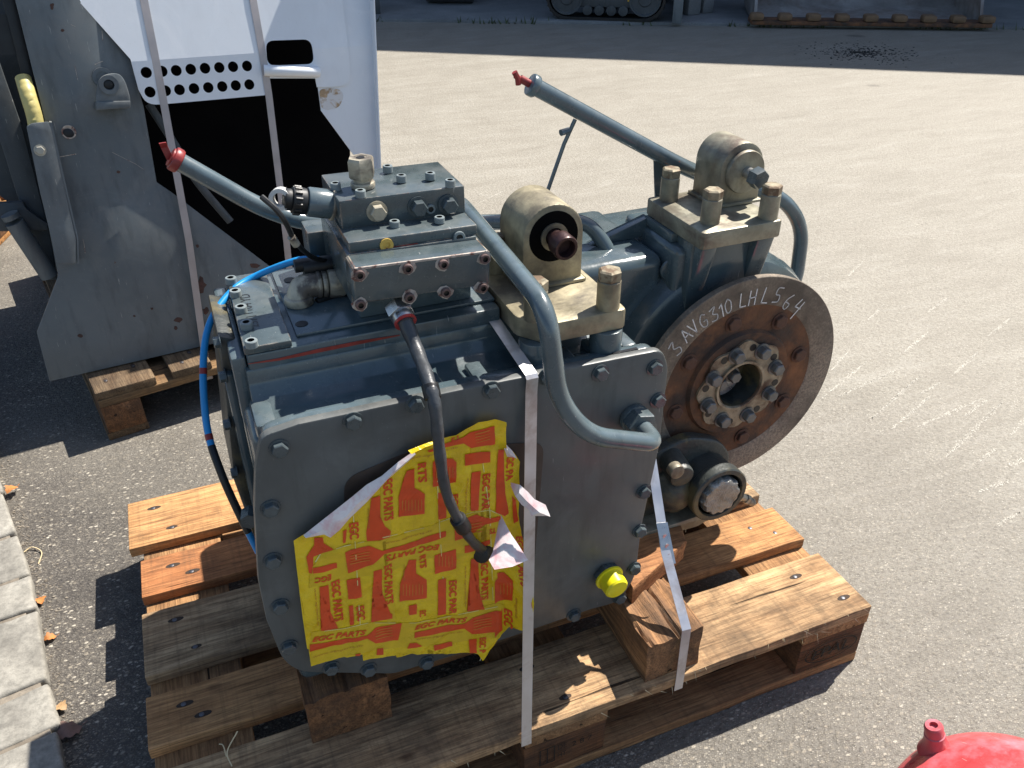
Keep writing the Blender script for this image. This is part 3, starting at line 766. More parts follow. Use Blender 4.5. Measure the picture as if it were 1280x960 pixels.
# red primer line between plates
b = NB(); box(b, .381, .47, .2135, .2155, .8645, .8675, 0); obj('red_primer', b, M_REDLINE, midb)
for u, v in ((420, 233), (451, 242), (485, 211), (502, 223), (538, 220), (563, 229)):
    place('socket_screw', SOCK, tr, onZ(u, v + 4, .9175), scale=(.85, .85, 1.0))
for u, v in ((493.5, 280), (549.5, 275)):
    place('socket_screw', SOCK, tr, onZ(u, v + 3, .8812), scale=(.85, .85, .85))
for u, v in ((449, 343), (509, 335), (553.5, 329.5), (605, 322.5), (450, 380), (511, 371), (556.5, 364.5), (602.5, 359)):
    p = onY(u, v, .17)
    b = NB()
    k_ = 9; b.faces.new([b.verts.new(p + Vector((math.cos(2 * PI * i / k_) * random.uniform(.008, .0125), -.0004, math.sin(2 * PI * i / k_) * random.uniform(.0075, .011)))) for i in range(k_)])
    ch = obj('flaked_paint', b, M_CHIP, lowb)
    place('cover_screw', SOCKR, lowb, p + Vector((0, -.0005, 0)), RYM)
HEXB = me_hex('hex_plug', .0105, .013, M_BOLT); HEXO = me_hex('brass_plug', .0105, .011, M_BRASS)
for me_, u, v in ((HEXO, 471, 264), (HEXB, 522, 258), (HEXB, 560, 255)):
    place('hex_plug', me_, topb, onY(u, v, .2598), RYM)
place('socket_plug', SOCK, topb, onY(538, 261, .2598), RYM, (.8, .8, .3))
place('socket_plug', SOCK, midb, onY(573.5, 296, .2148), RYM, (1, 1, .4))
b = NB(); lathe(b, onY(483, 306, .2148), (0, -1, 0), [(0, 0), (.0085, 0), (.0085, .002), (.0045, .002), (.004, -.001), (0, -.001)], 20); obj('yellow_washer', b, m_simple('yellow_chromate', (.62, .42, .10), .4, .4, .2, 40, .2), midb)
# top fitting
p = onZ(454, 234, .9175)
b = NB(); cyl(b, p, (0, 0, 1), .0155, .008, 24, bev=.002); cyl(b, p + Vector((0, 0, .008)), (0, 0, 1), .0115, .006, 24)
lathe(b, p + Vector((0, 0, .013)), (0, 0, 1), [(0, 0), (.0155, 0), (.0175, .003), (.0175, .022), (.0155, .0255), (.009, .0255), (.0075, .02), (0, .02)], 6, .2)
cyl(b, p + Vector((0, 0, .0335)), (0, 0, 1), .0085, .0045, 20); obj('pipe_fitting', b, M_BRASS, topb)
b = NB(); cyl(b, p + Vector((0, 0, .0381)), (0, 0, 1), .0055, .0003, 16); obj('fitting_bore', b, M_HOLE, topb)
# solenoid connector to the left
A = Vector((.387, .30, .8995))
Lp = onY(330, 246, .30)
dL = (Lp - A).normalized()
b = NB(); cyl(b, A, dL, .0185, .034, 28, bev=.003); obj('solenoid', b, M_TUBE, tr)
b = NB(); cyl(b, A + dL * .0, dL, .0205, .004, 28, bev=.001); obj('solenoid_ring', b, M_BRASS, tr)
b = NB()
cyl(b, A + dL * .0345, dL, .0165, .018, 28, bev=.002)
for i in range(14):
    a_ = 2 * PI * i / 14; M3 = axis_mat(dL); c_ = A + dL * .042 + M3 @ Vector((math.cos(a_) * .0168, math.sin(a_) * .0168, 0))
    cyl(b, c_, dL, .0018, .008, 6)
cyl(b, A + dL * .052, dL, .0135, .010, 24, bev=.002); obj('plug_connector', b, M_BLACK, tr)
b = NB(); c_ = A + dL * .0655; lathe(b, c_, (-.35, -1, .15), [(.0085, -.007), (.0135, -.007), (.0135, .007), (.0085, .007), (.0085, -.007)], 24); obj('cable_gland', b, m_simple('white_gland', (.55, .55, .53), .5, .1, .1, 40, .1), tr)
pts = [onY(327, 246, .285), onY(345, 262, .27), onY(358, 280, .27), onY(368, 300, .28), onY(385, 318, .30), onY(402, 325, .32), onY(420, 325, .34)]
b = NB(); tube(b, smooth_path(pts, 6), .0035, 8); obj('thin_cable', b, M_BLACK, tr)
b = NB(); cyl(b, onY(364, 296, .2745), onY(372, 308, .28) - onY(364, 296, .2745), .0052, .015, 12); obj('cable_clip', b, M_BRASS, tr)
# elbow fitting at left
e0 = onY(437, 352, .315); e1 = onY(385, 357, .315); e2 = onZ(368, 375, .768)
dE = (e1 - e0).normalized()
b = NB(); cyl(b, e0, dE, .0125, .012, 20); cyl(b, e0 + dE * .008, dE, .0195, .022, 24, bev=.003); cyl(b, e0 + dE * .031, dE, .0180, .007, 24, bev=.002); cyl(b, e0 + dE * .039, dE, .0185, .006, 24, bev=.002)
tube(b, smooth_path([e0 + dE * .040, e0 + dE * .052, e0 + dE * .064 + Vector((0, 0, -.003)), e0 + dE * .070 + Vector((0, -.004, -.015)), Vector((e0.x + dE.x * .071, e0.y - .006, .7672))], 6), .0165, 18)
cyl(b, Vector((e0.x + dE.x * .071, e0.y - .006, .767)), (0, 0, 1), .0195, .012, 24, bev=.003)
obj('elbow_fitting', b, M_BRASS, tr)
b = NB(); cyl(b, onZ(396, 377, .768), (1, .3, .05), .005, .05, 10); obj('pin', b, M_BLACK, tr)
b = NB(); cyl(b, onY(378, 335, .33), (1, 0, 0), .012, .055, 16, bev=.002); cyl(b, onY(368, 333, .33), (1, 0, 0), .009, .02, 16); obj('rear_plug', b, M_BLACK, tr)
b = NB(); box(b, .36, .40, .38, .43, .79, .835, .003); obj('rear_valve', b, M_VALVE, tr)
b = NB(); cyl(b, onZ(362, 350, .7672), (0, 0, 1), .008, .0006, 20); obj('bore', b, M_HOLE, tr)
b = NB(); cyl(b, onZ(377, 405, .7672), (0, 0, 1), .008, .0006, 20); obj('bore', b, M_HOLE, tr)

# front cable with silver connector
c0_ = onY(499, 386, .185)
pts = [c0_, onY(507, 403, .165), onY(522, 440, .135), onY(537, 480, .075), onY(544, 510, .055), onY(549, 560, .045), onY(557, 612, .040), onY(572, 648, .048), onY(590, 676, .062), onY(607, 690, .088)]
dC = (pts[1] - pts[0]).normalized()
b = NB(); cyl(b, c0_ - dC * .006, dC, .0175, .016, 6, bev=.0015, rot=.4); cyl(b, c0_ + dC * .009, dC, .014, .012, 24, bev=.002)
obj('steel_connector', b, M_STEEL, tr)
b = NB(); cyl(b, c0_ + dC * .020, dC, .0142, .003, 24); obj('red_seal', b, M_RED, tr)
b = NB(); tube(b, smooth_path([c0_ + dC * .022] + pts[1:], 8), .0068, 14, rf=lambda t: (1.75 - 2.2 * t if t < .22 else 1.27 - .3 * min(1, (t - .22) / .5)) * (1 + .05 * math.sin(t * 90)))
cab = obj('front_cable', b, M_CABLE, tr)
for i_, (t0, rr_) in enumerate(((3, .0105), (7, .0108))):
    b = NB(); a = pts[t0]; d_ = (pts[t0 + 1] - a).normalized(); cyl(b, a, d_, rr_, .018 if i_ == 0 else .028, 16, bev=.001); obj('heat_shrink_sleeve', b, M_BLACK, cab)
b = NB(); cyl(b, pts[-1] + Vector((-.012, -.010, .006)), (.5, .5, -.2), .0125, .03, 18, bev=.003); obj('end_connector', b, M_BLACK, cab)

# ---------------- mounts
def mount(z, fx0, fx1, fy0, fy1, chamfer, exc, ezc, eyf, edep, er, posts, mat, bare, lab):
    m = obj('mount_plate', prism(NB(), round_poly([Vector((fx0 + chamfer, fy0, z - .029)), Vector((fx1, fy0, z - .029)), Vector((fx1, fy1, z - .029)), Vector((fx0, fy1, z - .029)), Vector((fx0, fy0 + chamfer * 1.3, z - .029))], .008, 3), (0, 0, .029), .003), mat, tr)
    prof = [Vector((exc - er, eyf, z)), Vector((exc - er, eyf, ezc))]
    for i in range(1, 18): a_ = PI - PI * i / 18; prof.append(Vector((exc + er * math.cos(a_), eyf, ezc + er * math.sin(a_))))
    prof += [Vector((exc + er, eyf, ezc)), Vector((exc + er, eyf, z))]
    eye = obj('mount_eye', prism(NB(), prof, (0, edep, 0), .003), mat, tr)
    b = NB(); box(b, exc - er - .006, exc + er + .006, eyf - .006, eyf + edep + .006, z - .001, z + .006, .005); obj('weld_bead', b, mat, eye)
    c = Vector((exc, eyf, ezc))
    if bare:
        b = NB(); lathe(b, c, (0, -1, 0), [(0, .0008), (er * .80, .0008), (er * .80, .0002), (er * .80, -.02)], 36); obj('rubber_bush', b, M_FIN, eye)
        b = NB(); lathe(b, c, (0, -1, 0), [(er * .44, .001), (er * .44, .004), (er * .30, .004), (er * .27, .001)], 30); obj('inner_sleeve', b, M_OLIVE, eye)
        bo = NB(); cyl(bo, c, (.02, -1, -.05), er * .26, .020, 18); lathe(bo, c + Vector((0, -.019, -.001)), (.02, -1, -.05), [(0, 0), (er * .38, 0), (er * .39, .018), (er * .36, .021), (er * .28, .021), (er * .26, .008), (0, .008)], 18)
        obj('rusty_bolt', bo, m_simple('rusty_oily_steel', (.055, .028, .027), .35, .4, .5, 40, .5), eye)
    else:
        b = NB(); lathe(b, c + Vector((.003, 0, -.006)), (0, -1, 0), [(0, .008), (er * .85, .008), (er * .88, .006), (er * .88, 0)], 36); obj('washer', b, M_OLIVE2, eye)
        bo = NB(); cyl(bo, c + Vector((.004, -.008, -.006)), (.05, -1, -.02), er * .24, .022, 18); obj('bolt_shank', bo, M_STEEL, eye)
        bo = NB(); lathe(bo, c + Vector((.005, -.027, -.007)), (.05, -1, -.02), [(0, 0), (er * .42, 0), (er * .42, .014), (er * .36, .018), (0, .018)], 6, .3); obj('bolt_head', bo, M_BOLT, eye)
    for (px, py) in posts:
        po = NB(); lathe(po, (px, py, z), (0, 0, 1), [(0, 0), (.0155, 0), (.0155, .039), (.0145, .040), (0, .040)], 24)
        pob = obj('spacer_post', po, mat, tr)
        bh = NB(); lathe(bh, (px, py, z + .0402), (0, 0, 1), [(0, 0), (.0155, 0), (.0158, .003), (.0158, .0125), (.013, .0145), (0, .0145)], 6, random.random()); obj('bolt_head', bh, M_ZBOLT, pob)
mount(.770, .578, .722, .124, .335, .028, .660, .842, .225, .085, .0445, [(.600, .146), (.700, .138), (.604, .30), (.698, .30)], M_OLIVE, True, '')
mount(.780, .940, 1.090, .282, .455, .004, 1.062, .842, .368, .075, .0405, [(.968, .430), (.975, .318), (1.072, .300), (1.072, .43)], M_OLIVE2, False, '')
for px, py in ((.600, .146), (.700, .138), (.604, .30), (.698, .30)):
    b = NB(); cyl(b, (px, py, .66), (0, 0, 1), .022, .081, 24, bev=.002); obj('mount_boss', b, M_BLUE, tr)

# ---------------- right casing
b = NB()
box(b, .772, 1.10, .42, .598, .30, .708, .025, 4)
box(b, .76, .93, .36, .60, .32, .715, .02, 4)
prism(b, [Vector((.92, .33, .40)), Vector((1.10, .33, .40)), Vector((1.10, .33, .735)), Vector((.93, .33, .735))], (0, .18, 0), .012, 3)
lathe(b, (1.045, .31, .49), (0, 1, 0), [(0, 0), (.16, 0), (.205, .02), (.215, .05), (.215, .12), (0, .12)], 48)
obj('rear_housing', b, M_BLUE, tr)
for x0_, x1_ in ((.950, .980), (1.055, 1.090)):
    b = NB(); prism(b, [Vector((x0_, .292, .750)), Vector((x1_, .292, .750)), Vector((x1_, .335, .58)), Vector((x0_, .335, .58))], (0, .06, 0), .006); obj('rib', b, M_BLUE, tr)
b = NB(); prism(b, [Vector((.935, .36, .735)), Vector((1.095, .36, .735)), Vector((1.095, .45, .735)), Vector((.935, .45, .735))], (0, 0, .0158), .002); obj('mount_pad', b, M_BLUE, tr)
b = NB(); box(b, .945, 1.085, .314, .362, .60, .7505, .006); obj('housing_face', b, M_BLUE, tr)
b = NB(); prism(b, [Vector((.83, .44, .715)), Vector((.94, .44, .75)), Vector((.94, .44, .715))], (0, .02, 0), .002); obj('web', b, M_BLUE, tr)
b = NB(); cyl(b, onY(836, 336, .359), (0, -1, 0), .018, .006, 28, bev=.002); obj('blank_plug', b, M_BLUE, tr)
b = NB(); cyl(b, (1.09, .40, .66), (1, 0, 0), .05, .05, 28, bev=.006); obj('side_plug', b, M_BLUE, tr)

# ---------------- brake disc
DY = .27; DC = Vector((1.045, DY, .49)); DR = .2015
b = NB(); lathe(b, DC, (0, 1, 0), [(.150, .0015), (.153, 0), (DR - .001, 0), (DR, .001), (DR, .011), (DR - .001, .012), (.15, .012), (.15, .0015)], 96)
disc = obj('brake_disc', b, M_DISC, tr)
b = NB(); lathe(b, DC, (0, 1, 0), [(.062, -.002), (.100, -.0035), (.104, .004), (.1515, .0015), (.1515, .011), (.062, .011), (.062, -.002)], 72)
rd = obj('disc_carrier', b, M_RUST, disc)
b = NB(); NOCT = 64
rr_ = [.084 + .005 * math.cos(8 * 2 * PI * i / NOCT) for i in range(NOCT)]
rg = []
for rad_, yy in ((None, -.0015), (None, -.0075), (.0435, -.0075), (.0435, .012)):
    rg.append([b.verts.new(DC + Vector((math.cos(2 * PI * i / NOCT) * (rad_ or rr_[i]), yy, math.sin(2 * PI * i / NOCT) * (rad_ or rr_[i])))) for i in range(NOCT)])
for r0_, r1_ in zip(rg, rg[1:]):
    for i in range(NOCT): b.faces.new((r0_[i], r0_[(i + 1) % NOCT], r1_[(i + 1) % NOCT], r1_[i]))
hubp = obj('hub_plate', b, M_HUB, disc)
HC = DC + Vector((-.004, 0, .002))
b = NB(); lathe(b, HC, (0, -1, 0), [(.049, .0075), (.049, .0125), (.0445, .0125), (.0425, .009), (.0425, -.012)], 48); obj('hub_bore', b, M_HUB, disc)
b = NB(); lathe(b, HC + Vector((0, -.0095, 0)), (0, -1, 0), [(.0405, .0), (.0405, -.048), (0, -.048)], 40); obj('bore_wall', b, M_CASTDK, disc)
place('inner_bolt', HEXG, disc, HC + Vector((.002, .020, .006)), RYM); place('inner_bolt', HEXG, disc, HC + Vector((-.024, .020, -.004)), RYM)
b = NB(); cyl(b, HC + Vector((-.012, .026, -.004)), (0, -1, 0), .030, .006, 24); obj('inner_plate', b, M_STEEL, disc)
for i in range(8):
    a_ = 2 * PI * (i + .42) / 8
    place('hub_bolt', HEXG, disc, DC + Vector((math.cos(a_) * .070, -.0075, math.sin(a_) * .070)), Matrix.Rotation(random.random(), 3, 'Y') @ RYM)
    a_ += .30
    b = NB(); cyl(b, DC + Vector((math.cos(a_) * .0745, -.0077, math.sin(a_) * .0745)), (0, -1, 0), .0068, .0004, 14); obj('bolt_hole', b, M_HOLE, disc)
for i in range(8):
    a_ = 2 * PI * (i + .3) / 8
    place('disc_bolt', HEXD, disc, DC + Vector((math.cos(a_) * .127, .002, math.sin(a_) * .127)), Matrix.Rotation(random.random(), 3, 'Y') @ RYM, (1, 1, .75))
# chalk writing, stroke by stroke
GL = {'3': [[(.1, .9), (.75, 1), (.35, .58), (.8, .35), (.6, .03), (.05, .08)]], 'A': [[(0, 0), (.5, 1), (.85, 0)], [(.15, .4), (.8, .42)]],
      'V': [[(.0, 1), (.4, 0), (.85, 1.05)]], 'G': [[(.85, .85), (.5, 1), (.1, .6), (.15, .1), (.6, .0), (.8, .4), (.45, .42)]],
      '1': [[(.2, .75), (.55, 1), (.5, 0)]], '0': [[(.45, 1), (.1, .6), (.25, 0), (.7, .1), (.8, .7), (.45, 1)]],
      'L': [[(.25, 1), (.15, .03), (.85, .0)]], 'H': [[(.1, 1), (.05, 0)], [(.8, 1.05), (.75, 0)], [(.05, .5), (.8, .52)]],
      '5': [[(.85, 1), (.25, .95), (.2, .55), (.7, .5), (.75, .12), (.1, .03)]], '6': [[(.7, 1), (.2, .6), (.15, .15), (.55, .0), (.75, .35), (.25, .45)]],
      '4': [[(.3, 1), (.1, .45), (.85, .5)], [(.75, .95), (.6, -.25)]]}
b = NB()
for ch, u, v, hh in (('3', 844, 436, .030), ('A', 857, 419, .028), ('V', 867, 409, .026), ('G', 879, 401, .026), ('3', 892, 393, .027), ('1', 902, 388, .026), ('0', 910, 382, .026),
                     ('L', 928, 375, .026), ('H', 941, 372, .027), ('L', 957, 369, .028), ('5', 972, 369, .028), ('6', 985, 377, .028), ('4', 997, 384, .030)):
    p = onY(u, v, DY); a_ = math.atan2(p.z - DC.z, p.x - DC.x) - PI / 2
    if ch in '0123456789' and u < 870: a_ *= .9
    ww = hh * .62
    for st in GL[ch]:
        pts = []
        for x_, y_ in st:
            lx, lz = (x_ - .45) * ww, (y_ - .5) * hh
            pts.append(p + Vector((lx * math.cos(a_) - lz * math.sin(a_), -.0006, lx * math.sin(a_) + lz * math.cos(a_))))
        pa = smooth_path(pts, 4) if len(st) > 3 and ch in '3605G' else pts
        for s0, s1 in zip(pa, pa[1:]):
            dv = (s1 - s0); nn = Vector((-dv.z, 0, dv.x)).normalized() * .00105; ex = dv.normalized() * .0004
            b.faces.new([b.verts.new(q) for q in (s0 - nn - ex, s1 - nn + ex, s1 + nn + ex, s0 + nn - ex)])
obj('chalk_writing', b, M_CHALK, disc)

# ---------------- lower output hub in front of the disc
RC = Vector((.972, .18, .329))
b = NB()
lathe(b, RC, (0, 1, 0), [(.0430, .004), (.0450, 0), (.0530, 0), (.0550, .002), (.0550, .022), (.0510, .026), (.0510, .060), (.048, .070), (.048, .0865), (.0, .0865)], 48)
hub2 = obj('parking_brake_hub', b, M_CASTDK, tr)
b = NB(); lathe(b, RC, (0, 1, 0), [(.0432, .004), (.0432, .035), (0, .035)], 40); obj('hub_recess', b, M_HOLE, hub2)
b = NB(); NN = 60
lathe(b, RC + Vector((0, .012, 0)), (0, -1, 0), [(.0355, -.02), (.0365, .012), (.034, .017), (.030, .018), (.012, .0165), (0, .018)], NN)
for v in b.verts:
    d_ = v.co - RC; r_ = math.hypot(d_.x, d_.z); a_ = math.atan2(d_.z, d_.x)
    if r_ > .022: k_ = 1 + .06 * math.sin(a_ * 12); v.co.x = RC.x + d_.x * k_; v.co.z = RC.z + d_.z * k_
    v.co += Vector((0, 1, 0)) * .003 * noise.noise(v.co * 70)
obj('castle_nut', b, M_CASTNUT, hub2)
b = NB()
arm = [(.845, .265), (.845, .345), (.87, .41), (.935, .425), (1.00, .40), (1.03, .36), (1.02, .275), (.96, .262)]
prism(b, round_poly([Vector((x, .238, z)) for x, z in arm], .02, 4), (0, .024, 0), .005, 3)
cyl(b, (.895, .19, .385), (.1, 1, .1), .022, .06, 24, bev=.005)
lathe(b, (.905, .195, .325), (0, 1, 0), [(0, .0), (.018, .002), (.032, .012), (.042, .03), (.045, .05)], 28)
obj('caliper_body', b, M_CASTDK, tr)
b = NB(); prism(b, round_poly([Vector((x, .20, z)) for x, z in ((.83, .262), (.83, .272), (.90, .272), (.97, .276), (.985, .262), (.95, .248), (.86, .250))], .004, 2), (0, .06, 0), .003); obj('caliper_foot', b, M_OLIVE2, tr)
for u, v, y in ((832, 612, .225), (841, 584, .185)):
    b = NB(); cyl(b, onY(u, v, y), (0, -1, 0), .013, .016, 6 if u < 835 else 20, bev=.0015); obj('caliper_bolt', b, M_BOLT if u < 835 else M_OLIVE2, tr)
b = NB(); n0 = onY(930, 622, .22); dn = (onY(957, 637, .215) - n0).normalized()
cyl(b, n0 - dn * .01, dn, .007, .02, 12); cyl(b, n0 + dn * .004, dn, .0095, .009, 6); cyl(b, n0 + dn * .013, dn, .0075, .014, 14, bev=.001); cyl(b, n0 + dn * .027, dn, .004, .005, 10)
obj('bleed_nipple', b, M_BRASS, tr)

# ---------------- pipes
def pipe(name, pts, r, mat, rad=.04, parent=tr, n=14):
    b = NB(); tube(b, bend_path(pts, rad, 8), r, n); return obj(name, b, mat, parent)
pa = [onY(222, 201, .46), onY(330, 262, .455), onY(395, 282, .45), onY(480, 262, .44), onY(570, 248, .40), onY(683, 385, .06), onY(697, 500, .040), onY(735, 545, .030), onY(791, 521, CY) + Vector((0, -.066, -.001)), onY(791, 521, CY) + Vector((0, -.02, 0))]
pipe('filler_pipe', pa, .0125, M_TUBE, .040)
b = NB(); un = onY(791, 521, CY)
cyl(b, un, (0, -1, 0), .022, .010, 24, bev=.002); cyl(b, un + Vector((0, -.009, 0)), (0, -1, 0), .0225, .022, 6, bev=.002, rot=.3)
obj('pipe_union', b, M_BLUE, tr)
q0 = onY(222, 201, .46); dq = (q0 - onY(330, 262, .455)).normalized()
b = NB(); cyl(b, q0 - dq * .004, dq, .0165, .012, 24, bev=.003); cyl(b, q0 + dq * .006, dq, .0125, .004, 20)
b2 = onY(203, 178, .455)
ribbon(b, [q0 + dq * .006 + Vector((-.004, 0, .0)), q0 + dq * .012 + Vector((-.003, 0, .012)), b2], [(1, .2, 0)] * 3, .009, .003, [(0, -1, 0)] * 3)
obj('red_cap', b, M_REDCAP, tr)
# dipstick tube at the back, with red handle
pc = [onY(668, 108, .50), onY(845, 200, .50), onY(925, 238, .52), onY(985, 250, .50), onY(1003, 285, .50), onY(990, 360, .50)]
pc = [onY(668, 108, .50), onY(850, 207, .47), onY(900, 228, .50), onY(975, 243, .47), onY(1004, 282, .46), onY(993, 366, .44), Vector((1.06, .46, .46))]
dp_ = pipe('dipstick_tube', pc, .0135, M_TUBE, .05)
dr = (pc[0] - pc[1]).normalized()
b = NB(); cyl(b, pc[0] - dr * .004, dr, .0175, .013, 24, bev=.003); obj('tube_collar', b, M_TUBE, dp_)
b = NB(); cyl(b, pc[0] + dr * .008, dr, .006, .018, 12); cyl(b, pc[0] + dr * .024, dr, .004, .012, 10)
ha = onY(643, 90, .50); hb = onY(648, 106, .50)
tube(b, [ha, (ha + hb) / 2 + Vector((.002, 0, 0)), hb], .0045, 8); obj('dipstick_handle', b, M_REDCAP, dp_)
st = [onY(719, 149, .50), onY(705, 180, .50), onY(684, 240, .50), onY(675, 280, .49)]
b = NB(); tube(b, st, .0035, 8); cyl(b, onY(701, 166, .497), (1, .2, .1), .0055, .016, 8); obj('tube_brace', b, M_TUBE, tr)
b = NB(); prism(b, [onY(u, v, .475) for u, v in ((818, 198), (852, 212), (830, 222), (826, 262), (820, 262))], (0, .004, 0)); obj('tube_bracket', b, M_TUBE, tr)
pb = [onY(600, 278, .47), onY(700, 276, .46), onY(735, 278, .45), onY(766, 318, .42), onY(764, 372, .40)]
pipe('breather_pipe', pb, .0125, M_TUBE, .05)

# yellow cap
b = NB(); yc = onY(757, 716, CY)
cyl(b, yc, (0, -1, 0), .0225, .011, 6, bev=.0015, rot=.35); obj('cap_nut', b, M_BOLT, tr)
b = NB(); lathe(b, yc + Vector((.001, -.009, -.001)), (.05, -1, -.12), [(.0, 0), (.0235, 0), (.0235, .003), (.0205, .004), (.0195, .024), (.017, .027), (.010, .0285), (0, .0285)], 36); obj('yellow_cap', b, M_YCAP, tr)

# blue hose
bp = [onY(400, 324, .36), onY(370, 326, .37), onY(320, 345, .40), onY(288, 366, .38), onY(262, 405, .34), onY(254, 460, .30), onY(259, 535, .26), onY(276, 590, .22), onY(298, 640, .20), onY(323, 690, .18)]
b = NB(); tube(b, smooth_path(bp, 8), .0048, 12); bh = obj('blue_hose', b, M_BLUEH, tr)
b = NB(); sp2 = smooth_path(bp, 8); tube(b, sp2[-22:-4], .0053, 12); obj('hose_sleeve', b, M_BLACK, bh)
for i in (40, 49):
    b = NB(); d_ = (sp2[i + 1] - sp2[i]).normalized(); cyl(b, sp2[i], d_, .0052, .008, 12); obj('red_paint_mark', b, M_REDCAP, bh)

# ================================================================== TAPE WRAPPER
# flat sheet over the front cover, described in the cover's own plane (x, z)
TY = CY - .0125
def tp(u, v):
    y = TY
    for _ in range(8):
        p = onY(u, v, y); y = y * .4 + (TY - tdisp(p.x, p.z)) * .6
    p = onY(u, v, y); return (p.x, p.z)
SX0 = cv(664, 475).x
def tdisp(x, z):
    """stand-off of the crumpled sheet from its plane (towards -y)"""
    n_ = noise.noise(Vector((x * 18, z * 12, 3.1))) * .0034 + noise.noise(Vector((x * 60, z * 25, 1.7))) * .0014 + abs(noise.noise(Vector((x * 34 + z * 20, z * 8, 5.2)))) * .003
    k = max(0.0, (x - .515) / .05)
    k = min(k, 1.4)
    strap_y = (CY - .006) * (z - .144) / .571
    want = max(0, TY - (strap_y - .008))
    k = k * k * (3 - 2 * k) if k < 1 else 1
    g_ = min(1.0, max(0.0, (.50 - z) / .12))
    cr_ = abs(noise.noise(Vector((x * 14 - z * 22, z * 5 + x * 9, 9.3)))); n_ += max(0, .16 - cr_) ** 1.5 * .03
    return n_ + want * k * g_ + .002
tape_px = [(367, 676), (372, 720), (378, 770), (384, 811), (388, 812), (389, 833), (405, 828), (421, 823), (421, 820), (434, 822), (453, 818), (454, 826), (470, 823), (493, 816), (496, 822), (515, 817), (534, 809), (536, 812), (556, 806), (559, 818), (575, 816), (598, 818), (603, 826), (605, 825), (622, 800), (640, 781), (650, 788), (664, 791), (667, 772), (662, 760), (658, 748), (664, 725), (660, 700), (658, 687), (652, 668), (648, 652), (650, 620), (650, 577), (642, 565), (633, 556), (623, 542), (631, 537), (633, 528), (619, 524), (598, 528), (583, 536), (570, 544), (545, 552), (516, 565), (497, 580), (477, 598), (450, 616), (421, 637), (398, 655), (378, 669)]
tape_xz = [tp(u, v) for u, v in tape_px]
def sheet(polys, extra, step=.004, tris=None):
    b = NB()
    if tris is not None:
        for vs, fs in tris:
            vv = [b.verts.new(Vector((x, 0, z))) for x, z in vs]
            for f in fs:
                try: b.faces.new([vv[i] for i in f])
                except ValueError: pass
    for poly in polys or []:
        f = b.faces.new([b.verts.new(Vector((x, 0, z))) for x, z in poly])
    bmesh.ops.triangulate(b, faces=[f for f in b.faces if len(f.verts) > 3])
    for ax in (0, 2):
        lo = min(v.co[ax] for v in b.verts); hi = max(v.co[ax] for v in b.verts)
        k = math.ceil(lo / step)
        while k * step < hi:
            co = Vector((0, 0, 0)); co[ax] = k * step; no = Vector((0, 0, 0)); no[ax] = 1
            bmesh.ops.bisect_plane(b, geom=b.verts[:] + b.edges[:] + b.faces[:], dist=1e-6, plane_co=co, plane_no=no)
            k += 1
    for v in b.verts:
        gx = v.co.x; gz = v.co.z
        v.co.y = TY - tdisp(gx, gz) - extra
    return b
tape = empty('tape_sheet', (.45, TY, .25), label='yellow and red printed plastic sheet torn along its edge, taped to the transmission cover', cat='plastic sheet')
b = sheet([tape_xz], 0); obj('sheet', b, M_TAPE, tape, ang=2.0)
M_TAPE2 = m_simple('yellow_tape_overlap', (.72, .49, .012), .3, 0, .12, 40, .3)
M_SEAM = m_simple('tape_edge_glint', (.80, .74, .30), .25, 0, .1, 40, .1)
for poly in ([(386, 735), (388, 712), (400, 692), (430, 682), (530, 659), (560, 648), (612, 637), (625, 643), (622, 690), (560, 692), (480, 716), (420, 728)],
             [(389, 790), (430, 785), (460, 778), (520, 778), (590, 764), (630, 756), (640, 781), (622, 798), (575, 802), (520, 808), (460, 814), (389, 830)],
             [(588, 560), (600, 556), (612, 640), (616, 750), (600, 752), (596, 640)], [(476, 602), (486, 597), (490, 700), (494, 776), (484, 778), (478, 690)]):
    b = sheet([[tp(u, v) for u, v in poly]], .0006); obj('overlapping_strip', b, M_TAPE2, tape, ang=2.0)
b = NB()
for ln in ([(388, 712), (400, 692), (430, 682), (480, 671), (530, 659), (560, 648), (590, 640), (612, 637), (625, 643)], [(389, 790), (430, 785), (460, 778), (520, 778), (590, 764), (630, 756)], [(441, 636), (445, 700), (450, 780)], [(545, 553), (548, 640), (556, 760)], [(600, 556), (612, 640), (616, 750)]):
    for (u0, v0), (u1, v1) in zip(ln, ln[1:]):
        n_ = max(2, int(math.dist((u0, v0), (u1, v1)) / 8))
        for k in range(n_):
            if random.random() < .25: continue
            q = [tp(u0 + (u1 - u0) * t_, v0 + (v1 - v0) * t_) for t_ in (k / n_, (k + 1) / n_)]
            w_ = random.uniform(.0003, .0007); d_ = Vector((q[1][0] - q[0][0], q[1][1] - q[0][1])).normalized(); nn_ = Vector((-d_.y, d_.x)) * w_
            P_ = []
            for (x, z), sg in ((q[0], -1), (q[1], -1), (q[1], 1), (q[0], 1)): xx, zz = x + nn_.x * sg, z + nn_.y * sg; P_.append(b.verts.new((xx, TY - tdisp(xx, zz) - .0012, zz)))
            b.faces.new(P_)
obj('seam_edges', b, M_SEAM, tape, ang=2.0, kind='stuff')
def C(o, s, pts): return [(o[0] + x / s, o[1] + y / s) for x, y in pts]
O4, O5, O3, O2 = (370, 660), (520, 660), (510, 520), (360, 520)
